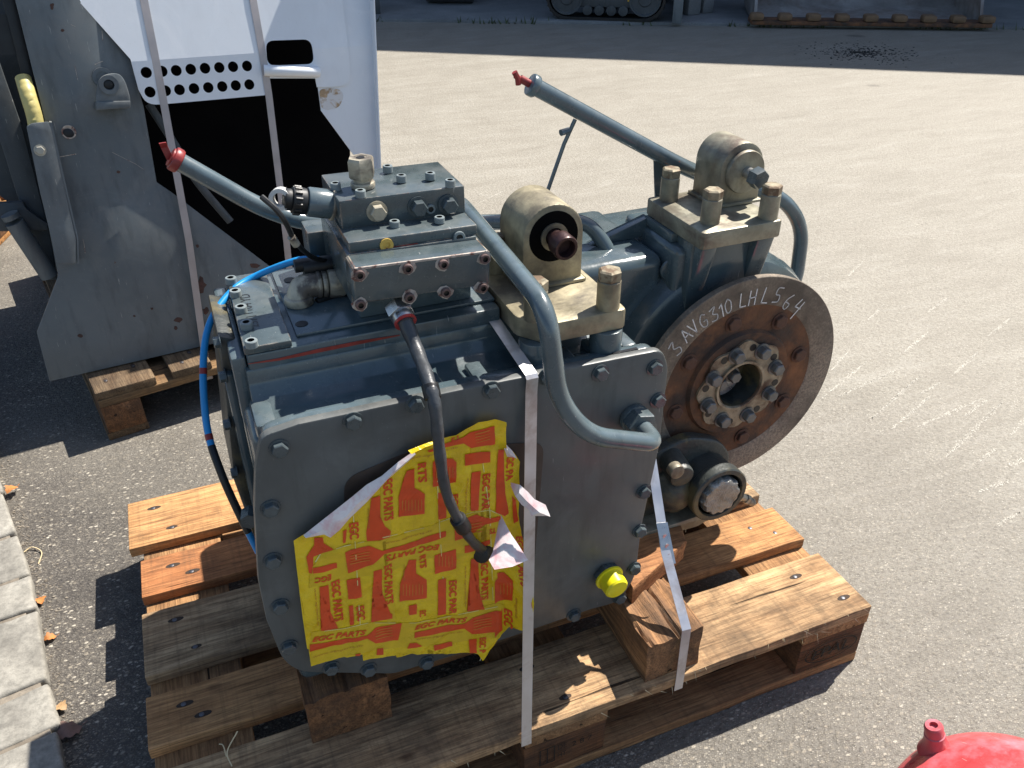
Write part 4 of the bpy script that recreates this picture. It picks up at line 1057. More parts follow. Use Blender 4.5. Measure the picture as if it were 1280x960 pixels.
red = [
 [(518, 790), (579, 779), (590, 772), (627, 764), (620, 790), (590, 792), (580, 785), (518, 797)],
 [(387, 805), (458, 794), (469, 784), (502, 778), (497.5, 799.7), (469.4, 803.5), (459, 797.5), (387, 814)],
 [(431, 690), (462, 681.6), (478, 688), (530, 671), (557, 663), (557, 670), (530, 679), (480, 692), (466, 705), (435, 716)],
 C(O4, 5.33, [(155, 390), (215, 375), (235, 640), (280, 665), (165, 680), (185, 640)]),
 C(O4, 5.33, [(335, 345), (425, 325), (437, 455), (348, 472)]), C(O4, 5.33, [(350, 515), (380, 510), (385, 640), (358, 645)]),
 C(O4, 5.33, [(515, 285), (572, 270), (578, 530), (640, 570), (642, 598), (500, 625), (502, 570), (522, 545)]),
 [(510.7, 699), (520, 698.5), (520, 716), (533, 724), (533, 747), (499.4, 751.5), (499.8, 729.4), (509.7, 718)],
 C(O4, 5.33, [(750, 515), (803, 503), (803, 570), (753, 577)]),
 C(O5, 5.04, [(115, 170), (250, 130), (252, 250), (118, 287)]), C(O5, 5.04, [(138, 325), (188, 312), (185, 540), (135, 548)]),
 C(O5, 5.04, [(345, 195), (395, 178), (392, 485), (430, 510), (320, 522), (345, 490)]),
 C(O5, 5.04, [(510, 280), (550, 275), (608, 330), (605, 455), (495, 475), (497, 330), (512, 315)]),
 C(O5, 5.04, [(305, 110), (465, 70), (465, 95), (400, 130), (305, 155)]), C(O5, 5.04, [(110, 735), (225, 712), (228, 740), (115, 770)]),
 C(O5, 5.04, [(330, 700), (382, 695), (382, 785), (338, 785)]), C(O5, 5.04, [(540, 500), (543, 640), (497, 690), (495, 640)]),
 C(O5, 5.04, [(672, 400), (700, 380), (730, 500), (700, 530), (680, 510)]), C(O5, 5.04, [(710, 580), (725, 585), (728, 640), (712, 630)]),
 C(O4, 5.33, [(540, 800), (580, 795), (582, 840), (535, 843)]), C(O4, 5.33, [(395, 836), (430, 830), (425, 848), (395, 848)]),
 C(O4, 5.33, [(755, 765), (800, 760), (840, 785), (740, 800)]), C(O4, 5.33, [(120, 60), (178, 60), (185, 105), (250, 140), (110, 190), (105, 300), (85, 295), (68, 190), (120, 110)]),
 C(O4, 5.33, [(112, 262), (270, 228), (272, 262), (112, 300)]),
 C(O2, 6, [(625, 612), (690, 592), (695, 800), (770, 860), (765, 905), (590, 935), (585, 870), (625, 810)]),
 [(508, 588), (518, 585), (518, 609), (530.8, 617), (530.4, 641.7), (498, 646), (498, 620), (508, 612)], C(O2, 6, [(412, 860), (440, 845), (430, 945), (412, 950)]),
 C(O3, 5.053, [(155, 290), (175, 270), (280, 265), (305, 290), (300, 415), (155, 445)]), C(O3, 5.053, [(358, 240), (518, 222), (518, 290), (358, 312)]),
 C(O3, 5.053, [(400, 355), (458, 345), (443, 592), (395, 595)]), C(O3, 5.053, [(568, 210), (605, 210), (612, 480), (635, 610), (610, 630), (552, 605)]),
 C(O3, 5.053, [(250, 165), (350, 130), (390, 100), (545, 60), (548, 175), (400, 200), (350, 170), (130, 225), (120, 215)]), C(O3, 5.053, [(188, 480), (240, 485), (240, 640), (190, 655)]),
 C(O3, 5.053, [(285, 660), (430, 618), (490, 640), (585, 630), (580, 660), (490, 680), (430, 720), (390, 755), (295, 785)]), C(O3, 5.053, [(655, 500), (680, 530), (695, 660), (665, 675)]),
]
for poly in red:
    b = sheet([[tp(u, v) for u, v in poly]], .0013); obj('printed_shape', b, M_TAPER, tape, ang=2.0)
tris = []
def put(s, a, e, hpx, side, bold=.034, shear=0.0, lst=None):
    """text along a->e (pixels on the sheet), cap height hpx to 'side' (+1: left of travel in the sheet)"""
    vs, fs, _, _ = text2d(s, bold, shear)
    p0 = Vector(tp(*a)); p1 = Vector(tp(*e)); d_ = p1 - p0
    h_ = hpx * .00112; n_ = Vector((-d_.y, d_.x)).normalized() * h_ * side
    (tris if lst is None else lst).append(([tuple(p0 + d_ * x + n_ * y) for x, y in vs], fs))
EP = 'EGC PARTS'
for s_, a, e, h_ in ((EP, (413.5, 727.5), (418.4, 777), 10.5), ('EGC', (444.7, 758.5), (446.5, 776.3), 10), (EP, (479.7, 707), (482, 755.6), 10), ('RTS', (523.7, 695), (524.5, 710), 8.5),
                     ('EGC PAR', (560.7, 725.5), (560.7, 767), 10), (EP, (600.4, 700), (601, 750), 10), ('EGC', (629, 759), (629, 780), 8), ('EGC P', (599, 797), (599.4, 817), 9), ('EC', (524, 763), (524.4, 771), 8),
                     (EP, (478.7, 600), (480, 651), 11), ('EGC', (435.8, 654), (436.7, 674), 11), ('RTS', (521.5, 579), (522.5, 603), 10), ('EGC PAR', (603, 593), (601.6, 637.7), 10), ('EGC', (564.4, 618), (565.2, 639), 7.5),
                     ('GC PA', (632.7, 571), (631.7, 601), 10), ('EGC', (644, 670), (646, 690), 8), ('ARTS', (646, 705), (650, 731), 8)):
    put(s_, a, e, h_, 1)
for s_, a, e, h_ in ((EP, (389.7, 802), (457, 793), 8.5), (EP, (518, 787), (583, 776.5), 8.5)): put(s_, a, e, h_, 1, .034, .25)
for s_, a, e, h_ in ((EP, (549, 679.5), (482, 694), 8.5), ('EGC', (414, 716), (392, 722), 8.5), ('TS', (574, 543), (562, 548), 7), ('TS', (619, 659), (611, 661), 8)): put(s_, a, e, h_, 1, .034, .2)
for t_ in tris:
    b = sheet(None, .0014, .005, [t_]); obj('printed_word', b, M_TAPER, tape, ang=2.0)
small = []
for a, e in (((391, 822), (454, 807)), ((391.6, 735), (396, 782)), ((520, 800), (578, 790)), ((580, 707), (580, 758)), ((481, 680), (540, 664)), ((583, 597), (580, 640)), ((458, 635), (459, 660)), ((505, 577), (572, 560)), ((503, 705), (503, 725)), ((642, 745), (642, 770))):
    put('www.egcparts.de', a, e, 3.2, 1, .0, 0, small)
for t_ in small:
    b = sheet(None, .0014, .005, [t_]); obj('web_address', b, M_TAPEO, tape, ang=2.0)
# pale lines of small print on the red shapes
pl_ = []
for (u, v, w_, h_, n_, vert) in ((590, 774, 28, 3.4, 4, 0), (468, 786, 26, 3.4, 4, 0), (436, 692, 30, 3.4, 4, 0), (503, 728, 3.6, 18, 7, 1), (502, 622, 3.6, 18, 7, 1), (548, 692, 3.6, 18, 5, 1), (545, 582, 3.6, 18, 6, 1), (462, 727, 3.6, 45, 0, 1), (592, 540, 24, 3.6, 4, 0), (580, 655, 26, 3.6, 4, 0), (625, 727, 3.6, 18, 4, 1)):
    for k in range(n_):
        if vert: q = [(u + k * h_ * 0 + k * 4, v + random.uniform(0, 4)), (u + k * 4 + .9, v + 1), (u + k * 4 + .9, v + h_ - random.uniform(0, 5)), (u + k * 4, v + h_ - 3)]
        else: q = [(u + random.uniform(0, 3), v + k * h_ + 1.5), (u + w_ - random.uniform(2, 6), v + k * h_ - 3.5), (u + w_ - 4, v + k * h_ - 2.6), (u + 2, v + k * h_ + 2.4)]
        pl_.append([tp(*p) for p in q])
b = sheet(pl_, .0019, .005); obj('fine_print', b, m_simple('fine_print_ink', (.70, .22, .03), .4, 0, .1, 40, .05), tape, ang=2.0, kind='stuff')
# folded white backing along the torn edge and two loose flaps
def flap(pts, name='folded_edge', mat=M_FOLD, th=.0006):
    b = NB(); P_ = [onY(u, v, y) for u, v, y in pts]
    n_ = len(P_); c_ = sum(P_, Vector()) / n_
    return P_
def strip(up, lo, name, mat):
    b = NB(); A_ = [b.verts.new(onY(u, v, y)) for u, v, y in up]; B_ = [b.verts.new(onY(u, v, y)) for u, v, y in lo]
    mid = []
    for a, c in zip(A_, B_): mid.append(b.verts.new((a.co + c.co) / 2 + Vector((0, -.004 + random.uniform(-.002, .002), 0))))
    for i in range(len(A_) - 1):
        b.faces.new((A_[i], A_[i + 1], mid[i + 1], mid[i])); b.faces.new((mid[i], mid[i + 1], B_[i + 1], B_[i]))
    return obj(name, b, mat, tape, ang=.5)
y_ = TY - .008
strip([(379, 669, y_), (398, 654, y_), (421, 636, y_), (440, 621, y_), (458, 606, y_), (477, 595, y_), (497, 578, y_), (517, 564, y_)],
      [(384, 671, y_ - .003), (405, 668, y_ - .004), (413, 672, y_ - .006), (424, 663, y_ - .004), (437, 648, y_ - .004), (458, 628, y_ - .003), (484, 600, y_ - .004), (520, 568, y_)], 'folded_edge', M_FOLD)
strip([(510, 563, y_ - .002), (530, 555, y_ - .002), (545, 550, y_ - .001)], [(516, 567, y_ - .004), (533, 560, y_ - .004), (547, 554, y_ - .002)], 'yellow_fold', M_TAPE)
strip([(626, 643, .075), (632, 655, .06), (639, 668, .045), (646, 678, .035), (660, 700, .022)], [(624, 650, .073), (620, 670, .055), (616, 690, .04), (611, 700, .035), (618, 712, .018)], 'white_flap', M_FOLD)
strip([(638, 603, .08), (650, 606, .065), (660, 615, .055), (668, 624, .048), (682, 631, .040), (687, 643, .038)], [(638, 606, .08), (644, 620, .06), (652, 631, .052), (661, 637, .046), (664, 645, .040), (686, 645, .038)], 'white_flap', M_FOLD)
strip([(633, 556, y_), (640, 563, y_), (644, 569, y_)], [(630, 560, y_ - .003), (634, 571, y_ - .003), (644, 572, y_)], 'white_flap', M_FOLD)

# ================================================================== STRAPS
def strap(name, pts, wd, nd, width, mat, **k):
    b = NB(); ribbon(b, pts, wd, width, .0009, nd); return obj(name, b, mat, **k)
s0 = onY(592, 362, .275); s1 = Vector((SX0 - .001, CY - .002, .7185)); s2 = onY(664, 490, CY - .006); s3 = onY(658, 916, -.004); s4 = Vector((s3.x, -.004, .120)); 
rr_ = [s0, s1, s1 + Vector((0, -.0035, -.004)), s2, s3, s4]
fs_ = strap('steel_strap', rr_, [(1, 0, 0)] * 6, [(0, -.1, 1), (0, -.3, 1), (0, -1, .2), (0, -1, .1), (0, -1, .1), (0, -1, 0)], .0165, M_STRAP, label='steel packing strap down the middle of the transmission cover to the pallet edge', cat='strap', group='steel packing straps on the main pallet')
t0 = onY(812, 560, .20); t1 = onY(832, 690, .10); t2 = onY(858, 787, .008); t3 = onY(850, 846, -.004); t4 = Vector((t3.x, -.004, .118))
st2 = strap('steel_strap', [t0, t1, t2, t3, t4], [(1, -.25, 0), (1, -.25, 0), (1, -.1, 0), (1, 0, 0), (1, 0, 0)], [(0, -1, .3), (0, -1, .4), (0, -1, .3), (0, -1, 0), (0, -1, 0)], .0155, M_STRAP, label='steel packing strap with crimped seal beside the brake disc, over the right timber', cat='strap', group='steel packing straps on the main pallet')
b = NB(); d_ = (t1 - t0).normalized(); e0_ = onY(827, 660, .125)
ribbon(b, [onY(826, 652, .1285) + Vector((0, -.002, 0)), onY(836, 703, .092) + Vector((0, -.003, 0))], [(1, -.25, 0)] * 2, .0185, .0015, [(0, -1, .3)] * 2)
for k in range(3):
    pp = onY(828.5 + k * 2.8, 668 + k * 12, .119 - k * .009); cyl(b, pp + Vector((0, -.004, 0)), (0, -1, .3), .004, .003, 10)
obj('strap_seal', b, M_STEEL, st2)

# ================================================================== RADIATOR FRAME (left machine)
th = math.radians(7)
U = Vector((math.cos(th), math.sin(th), 0)); UPV = Vector((.04, .17, .985))
NRM = U.cross(UPV).normalized()           # towards -y (camera)
if NRM.y > 0: NRM = -NRM
VV = NRM.cross(U).normalized();  VV = VV if VV.z > 0 else -VV
LO = onZ(62, 477, .150)
def lp_(u, v, off=0.0):
    """pixel on the machine face plane pushed off metres toward the viewer"""
    return onP(u, v, LO + NRM * off, NRM)
lm = empty('radiator_frame', (LO.x + .3, LO.y + .2, .144), label='grey and white sheet metal radiator frame strapped on the pallet at the left', cat='machine part')
def lpoly(name, px, off, th_, mat, rad=0.0, parent=None, bev=.0, **k):
    q = [lp_(u, v, off) for u, v in px]
    if rad: q = round_poly(q, rad, 5)
    b = NB(); prism(b, q, -NRM * th_, bev); return obj(name, b, mat, parent or lm, **k)
lpoly('side_plate', [(-20, -240), (60, -240), (100, 0), (163, 75), (180, 135), (196, 228), (214, 240), (300, 305), (420, 395), (420, 398), (257, 432), (62, 477), (46, 416), (73, 345), (60, 280), (56, 150), (19, 0)], 0, .012, M_FRAME, bev=.002)
# core, deep behind
lpoly('shade_box', [(78, 20), (98, 20), (160, 92), (186, 232), (205, 247), (290, 312), (330, 348), (285, 400), (82, 440), (76, 345), (80, 300)], -.014, .31, M_DARKF)  # hidden box added behind the plate to close lit gaps in the ground shade
lpoly('frame_shade_body', [(-150, -300), (405, -300), (415, 0), (420, 330), (300, 395), (110, 395), (70, 330), (24, 240), (-150, 240)], -.32, .55, M_HOLE)  # unseen depth of the frame, added so its shadow fills the left ground
lpoly('radiator_core', [(60, -260), (430, -260), (440, 330), (400, 400), (260, 400), (180, 240), (120, 0)], -.16, .09, M_FIN)
def side_board(px0, px1, off0, off1, th_, mat, name):
    a, c = lp_(*px0, off0), lp_(*px1, off0); b = NB()
    prism(b, [a, c, c - NRM * off1, a - NRM * off1], U * th_, .001); return obj(name, b, mat, lm)
# white panels with openings through a filled 2-D curve
def panel2d(name, outer, holes, off, th_, mat, crease=None, rad=.0):
    O_ = lp_(200, 100, off)
    def loc2(p): d_ = p - O_; return (d_.dot(U), d_.dot(VV))
    cu = bpy.data.curves.new(name, 'CURVE'); cu.dimensions = '2D'; cu.fill_mode = 'BOTH'; cu.extrude = th_ / 2
    for poly in [outer] + holes:
        s_ = cu.splines.new('POLY'); s_.points.add(len(poly) - 1); s_.use_cyclic_u = True
        for pt, q in zip(s_.points, poly):
            x_, y_ = loc2(q); pt.co = (x_, y_, 0, 1)
    ob = bpy.data.objects.new('t', cu); COL.objects.link(ob); dg = bpy.context.evaluated_depsgraph_get(); dg.update()
    me = bpy.data.meshes.new_from_object(ob.evaluated_get(dg)); bpy.data.objects.remove(ob); bpy.data.curves.remove(cu)
    b = NB(); b.from_mesh(me); bpy.data.meshes.remove(me)
    if crease:
        c_ = [loc2(lp_(*c, off)) for c in crease]
        dx, dy = c_[1][0] - c_[0][0], c_[1][1] - c_[0][1]; nn = Vector((-dy, dx, 0)).normalized(); nn = nn if nn.y > 0 else -nn
        co = Vector((c_[0][0], c_[0][1], 0))
        bmesh.ops.triangulate(b, faces=[f for f in b.faces if len(f.verts) > 4])
        bmesh.ops.bisect_plane(b, geom=b.verts[:] + b.edges[:] + b.faces[:], dist=1e-6, plane_co=co, plane_no=nn)
        for v in b.verts:
            h_ = (v.co - co).dot(nn)
            if h_ > 0: v.co.z -= h_ * .12
    W_ = Matrix((U, VV, NRM)).transposed()
    for v in b.verts: v.co = O_ + W_ @ v.co
    bmesh.ops.remove_doubles(b, verts=b.verts, dist=1e-5)
    return obj(name, b, mat, lm, ang=.1)
out1 = round_poly([lp_(u, v, .014) for u, v in [(20, -240), (424, -240), (430, 0), (438, 90), (436, 108), (396, 109), (394, 98), (334, 98), (331, 119), (184, 132), (173, 112), (163, 74), (98, 0)]], [0, 0, 0, .03, .05, 0, 0, 0, 0, .03, 0, 0, 0], 5)
holes = []
for r_, pts in enumerate(([(585, 290), (648, 285), (705, 282), (763, 277), (820, 273), (877, 270), (932, 267), (988, 264)], [(600, 368), (662, 363), (718, 359), (776, 354), (833, 350), (889, 346), (943, 342), (997, 338)])):
    for x_, y_ in pts:
        c_ = lp_(x_ / 3.2, y_ / 3.2, .014)
        holes.append([c_ + (U * math.cos(2 * PI * i / 20) + VV * math.sin(2 * PI * i / 20)) * .0125 for i in range(20)])
holes.append(round_poly([lp_(u, v, .014) for u, v in ((332, 51), (389, 49), (393, 80), (334, 82))], .02, 5))
panel2d('white_panel', out1, holes, .014, .003, M_WHITE, crease=((150, 78), (440, 58)))
out2 = [lp_(u, v, .008) for u, v in [(392, -240), (452, -240), (463, 0), (466, 60), (473, 250), (470, 262), (445, 198), (401, 138), (396, 100)]]
panel2d('side_column', out2, [], .008, .003, M_WHITE, crease=((392, 62), (466, 56)))
b = NB(); a = lp_(463, 0, .008); c = lp_(473, 250, .008); a2 = lp_(452, -240, .008)
ribbon(b, [c, a, a2], [NRM] * 3, .05, .003, [U] * 3); obj('column_return', b, M_WHITE, lm)
# handle bridge across the opening
b = NB(); h0 = lp_(330, 88, .02); h1 = lp_(398, 90, .02)
tube(b, [h0, (h0 * 3 + h1) / 4 + NRM * .008, (h0 + h1) / 2 + NRM * .01, (h0 + h1 * 3) / 4 + NRM * .008, h1], .0135, 12); obj('panel_handle', b, M_WHITE, lm)
# rust patches at the corner of the opening
M_RUSTP = m_simple('rust_stain', (.42, .30, .18), .8, 0, .35, 60, .3, big=38, bigcol=(.66, .66, .66), bigt=(.40, .50))
lpoly('rust_stain', [(399, 112), (412, 110), (426, 112), (430, 120), (424, 134), (408, 138), (401, 134)], .0103, .0006, M_RUSTP, .01)
M_RSP = m_simple('rust_blister', (.075, .04, .032), .85, 0, .5, 60, .6)
for (u, v, rx, ry) in ((251, 356, 7, 10), (258, 388, 5, 5), (318, 332, 7, 3), (247, 308, 2.5, 2.5), (222, 400, 6, 3.5), (220, 410, 2.5, 3), (190, 386, 2, 2), (65, 8, 3, 5), (78, 38, 2.5, 2), (148, 215, 3, 2), (100, 420, 4, 2.5), (168, 395, 2, 1.5)):
    q = []
    for i in range(11):
        a_ = 2 * PI * i / 11; k_ = random.uniform(.6, 1.15); q.append(lp_(u + rx * k_ * math.cos(a_), v + ry * k_ * math.sin(a_), .0006))
    b = NB(); b.faces.new([b.verts.new(p) for p in q]); obj('rust_spot', b, M_RSP, lm)
for ln in ([(103, 298), (105, 306), (106, 316)], [(93, 82), (97, 100)], [(127, 38), (128, 50)], [(118, 80), (128, 76)], [(140, 190), (170, 205), (180, 212)], [(50, 200), (95, 192)], [(88, 30), (94, 33)]):
    b = NB()
    for (u0, v0), (u1, v1) in zip(ln, ln[1:]):
        b.faces.new([b.verts.new(lp_(u, v, .0008)) for u, v in ((u0, v0), (u1, v1), (u1 + .8, v1 + .9), (u0 + .8, v0 + .9))])
    obj('scratch', b, M_CHIP, lm)
# lug, holes, bracket, hose and inner frame
def lcyl(name, px, off, r, h, mat, n=28, parent=None, prof=None):
    b = NB(); c_ = lp_(px[0], px[1], off)
    if prof: lathe(b, c_, NRM, prof, n)
    else: cyl(b, c_, NRM, r, h, n, bev=.001)
    return obj(name, b, mat, parent or lm)
lug = lpoly('lug', [(121, 137), (119, 125), (123, 100), (131, 93), (148, 91), (156, 100), (163, 122), (163, 134)], .045, .012, M_FRAME, .012, bev=.002)
b = NB(); prism(b, [lp_(u, v, .048) for u, v in ((120, 138), (163, 135), (163, 126), (120, 127))], -NRM * .047, .002); obj('lug_foot', b, M_FRAME, lug)
lcyl('lug_eye', (136, 106), .0455, .0, .0, M_FRAME, prof=[(.0115, -.001), (.0115, .006), (.021, .006), (.021, -.001)], parent=lug)
lcyl('lug_hole', (136, 105), .0458, .0112, .0006, M_HOLE, parent=lug)
lcyl('plate_ring', (128, 97), .0003, 0, 0, M_FRAME, prof=[(0, .010), (.014, .010), (.014, .012), (.022, .012), (.023, 0)])
lcyl('plate_ring', (86, 165), .0003, 0, 0, M_CHIP, prof=[(0, .0006), (.0125, .0006), (.0125, .003), (.0155, .003), (.0155, 0)])
lcyl('plate_hole', (85.5, 167), .001, .0115, .001, M_HOLE)
br = lpoly('side_bracket', [(33, 158), (40, 154), (61, 152), (65, 162), (76, 215), (95, 298), (95, 330), (72, 330), (50, 240)], .05, .004, M_FRAME, .004, bev=.001)
b = NB(); prism(b, [lp_(u, v, .05) for u, v in ((62, 153), (76, 215), (96, 298), (97, 330), (99, 330), (98, 298), (79, 215), (65, 153))], -NRM * .048, 0); obj('bracket_flange', b, M_FRAME, br)
place('hex_nut', me_hex('hex_nut', .010, .009, m_simple('pale_nut', (.42, .40, .34), .4, .5, .2, 50, .2)), br, lp_(50, 188, .0505), axis_mat(NRM))
b = NB(); tube(b, smooth_path([lp_(29, 98, -.02), lp_(36, 122, .01), lp_(44, 150, .02), lp_(50, 190, .02)], 8), .017, 16)
for v in b.verts: v.co += NRM * .0015 * math.sin(v.co.z * 420)
obj('yellow_hose', b, m_simple('yellowed_plastic', (.50, .43, .16), .45, 0, .15, 30, .2), lm)
lpoly('inner_bar', [(3, -100), (19, -100), (20, 0), (57, 152), (57, 170), (46, 168), (3, 0)], -.03, .03, M_BLACK, bev=.002)
lpoly('inner_bar', [(-30, 78), (-2, 74), (28, 160), (62, 290), (72, 350), (60, 350), (20, 240)], -.09, .04, M_DARKF, bev=.003)
lpoly('inner_panel', [(-40, 20), (24, 17), (28, 68), (-40, 70)], -.05, .03, M_HOLE)
lpoly('inner_panel', [(-60, -100), (30, -100), (60, 160), (72, 350), (55, 330), (20, 260), (-60, 200)], -.18, .02, M_DARKF)
lpoly('cross_bar', [(-30, 256), (28, 252), (34, 262), (60, 280), (60, 288), (-30, 290)], -.06, .03, M_DARKF, bev=.003)
b = NB(); tube(b, [lp_(18, 278, -.04), lp_(62, 345, -.06)], .021, 18); cyl(b, lp_(15, 273, -.04), lp_(18, 278, -.04) - lp_(62, 345, -.06), .02, .012, 14); obj('hydraulic_cylinder', b, M_FRAME, lm)
b = NB(); tube(b, smooth_path([lp_(186, 130, -.03), lp_(215, 175, -.02), lp_(245, 225, -.01), lp_(288, 277, .0)], 8), .010, 12); obj('black_rod', b, M_DARKF, lm)
# straps over the radiator frame
def lstrap(px, off, label, w_=.0175):
    ck_ = lp_(250, 70, off)
    pts = [lp_(u, v, off) for u, v in px]
    pts = [p - NRM * max(0, (p - ck_).dot(VV)) * .12 for p in pts]
    b = NB(); ribbon(b, pts, [U] * len(pts), w_, .0009, [NRM] * len(pts))
    return obj('steel_strap', b, M_STRAPB, label=label, cat='strap', group='steel straps over the radiator frame')
lstrap([(143, -240), (181, 0), (193, 66), (204, 125), (236, 300), (254, 430), (262, 474)], .0165, 'left of the two steel straps over the radiator frame, crossing the row of round holes')
lstrap([(290, -240), (318, 0), (328, 66), (336, 119), (358, 300), (366, 380), (372, 430)], .0165, 'right of the two steel straps over the radiator frame, beside the square opening')

# ================================================================== BACKGROUND MACHINES
# crawler undercarriage
T0 = onZ(690, 24, .025); T1 = onZ(822, 28, .025)
td = (T1 - T0); td.z = 0; TL = td.length; td.normalize(); tn_ = Vector((-td.y, td.x, 0)); tn_ = tn_ if tn_.y > 0 else -tn_
ex = empty('mini_excavator', (T0 + T1) / 2, label='small tracked excavator standing in the shade in front of the hall', cat='excavator')
def TP(s, t, z): p = T0 + td * s + tn_ * t; return Vector((p.x, p.y, z + .025))
R_ = .17
for side in (0, 1):
    oy = side * 1.0
    loop = []
    for i in range(13): a_ = PI / 2 + PI * i / 12; loop.append((R_ + R_ * math.cos(a_) - .05, R_ + R_ * math.sin(a_)))
    for i in range(13): a_ = -PI / 2 + PI * i / 12; loop.append((TL - R_ + R_ * math.cos(a_) + .05, R_ + R_ * math.sin(a_)))
    inner = [(x + (.02 if x < R_ else (-.02 if x > TL - R_ else 0)), R_ + (z - R_) * .86) for x, z in loop]
    b = NB()
    n_ = len(loop)
    rings = [[b.verts.new(TP(x, oy + t, z)) for x, z in l_] for l_, t in ((loop, 0), (loop, .25), (inner, .25), (inner, 0))]
    for r0, r1 in zip(rings, rings[1:] + rings[:1]):
        for i in range(n_): b.faces.new((r0[i], r0[(i + 1) % n_], r1[(i + 1) % n_], r1[i]))
    # lugs
    per = []
    for i in range(n_):
        a, c = loop[i], loop[(i + 1) % n_]; L_ = math.dist(a, c); m_ = max(1, int(L_ / .045))
        for j in range(m_): t_ = (j + .5) / m_; per.append((a[0] + (c[0] - a[0]) * t_, a[1] + (c[1] - a[1]) * t_))
    tk = obj('rubber_track', b, M_BLACK, ex)
    b = NB()
    for x, z in per:
        if z < .02: box_c = TP(x, oy + .125, z + .004)
        else: box_c = TP(x, oy + .125, z)
        cyl(b, TP(x, oy + .01, max(z, .012)), tn_, .012, .23, 5)
    obj('track_lugs', b, M_BLACK, tk)
    b = NB(); prism(b, [TP(.16, oy + .04, .10), TP(TL - .16, oy + .04, .10), TP(TL - .2, oy + .04, .235), TP(.22, oy + .04, .235)], tn_ * .14, .01); obj('track_frame', b, M_DARKF, ex)
    for s_ in (R_ - .05, TL - R_ + .05):
        b = NB(); lathe(b, TP(s_, oy + .03, R_), -tn_, [(0, .01), (.05, .01), (.06, 0), (.115, 0), (.125, .012), (.135, .012), (.135, -.15)], 28); obj('idler_wheel', b, M_DARKF, ex)
    for k in range(4):
        b = NB(); cyl(b, TP(.30 + k * (TL - .6) / 3, oy + .03, .075), tn_, .042, .18, 20, bev=.006); obj('roller', b, M_DARKF, ex)
b = NB(); prism(b, [TP(.28 + .36, .036, .150), TP(.28 + .44, .036, .150), TP(.28 + .44, .036, .20), TP(.28 + .36, .036, .20)], tn_ * .003); obj('yellow_plate', b, m_simple('yellow_label', (.7, .45, .03), .5, 0, .1, 20, .05), ex)
b = NB(); prism(b, [TP(.1, .1, .40), TP(TL - .1, .1, .40), TP(TL - .1, 1.15, .40), TP(.1, 1.15, .40)], (0, 0, .9), .06, 4); obj('body', b, M_DARKF, ex)
b = NB(); cyl(b, TP(TL / 2, .6, .25), (0, 0, 1), .3, .16, 24); obj('slew_ring', b, M_DARKF, ex)
b = NB(); prism(b, [TP(TL + .12, -.05, .0), TP(TL + .2, -.05, .0), TP(TL + .2, 1.25, .0), TP(TL + .12, 1.25, .0)], (0, 0, .3), .01); obj('dozer_blade', b, M_FRAME, ex)

# loader bucket
B0 = onZ(937, 29, .025); B1 = onZ(1234, 33, .025)
bd = (B1 - B0); bd.z = 0; BL = bd.length; bd.normalize(); bn = Vector((-bd.y, bd.x, 0)); bn = bn if bn.y > 0 else -bn
def BP(s, t, z): p = B0 + bd * s + bn * t; return Vector((p.x, p.y, z + .025))
bk = empty('loader_bucket', (B0 + B1) / 2, label='wide steel loader bucket with rusty toothed edge lying on the concrete before the hall', cat='bucket')
M_BKT = m_simple('worn_bucket_steel', (.30, .29, .28), .6, .25, .35, 5, .2, .002, big=2.5, bigcol=(.14, .10, .08), bigt=(.45, .7))
prof = [(0, .012), (.35, .02), (.62, .06), (.78, .18), (.84, .38), (.80, .62), (.66, .82), (.5, .9)]
b = NB()
for e in range(2):
    pass
r0 = [b.verts.new(BP(.06, t, z)) for t, z in prof]; r1 = [b.verts.new(BP(BL - .06, t, z)) for t, z in prof]
r2 = [b.verts.new(BP(.06, t + .02, z - .012)) for t, z in prof]; r3 = [b.verts.new(BP(BL - .06, t + .02, z - .012)) for t, z in prof]
for i in range(len(prof) - 1):
    b.faces.new((r0[i], r0[i + 1], r1[i + 1], r1[i])); b.faces.new((r2[i], r3[i], r3[i + 1], r2[i + 1]))
obj('bucket_shell', b, M_BKT, bk)
for s_ in (.035, BL - .06):
    b = NB(); prism(b, [BP(s_, t, z) for t, z in [(.02, .013)] + prof[1:]], bd * .024); obj('bucket_side', b, M_BKT, bk)
b = NB(); prism(b, [BP(0, -.10, .004), BP(BL, -.10, .004), BP(BL, .12, .004), BP(0, .12, .004)], (0, 0, .03), .004); obj('cutting_edge', b, M_RUST, bk)
M_TOOTH = m_simple('rusty_tooth', (.20, .125, .07), .75, .1, .3, 15, .3)
for k in range(9):
    s_ = .04 + (BL - .08) * k / 8
    b = NB(); box(b, -.055, .055, -.05, .06, 0, .055, .018); M4 = Matrix((bd, bn, Vector((0, 0, 1)))).transposed()
    for v in b.verts: v.co = BP(s_, -.06, .036) + M4 @ v.co
    obj('tooth', b, M_TOOTH, bk)
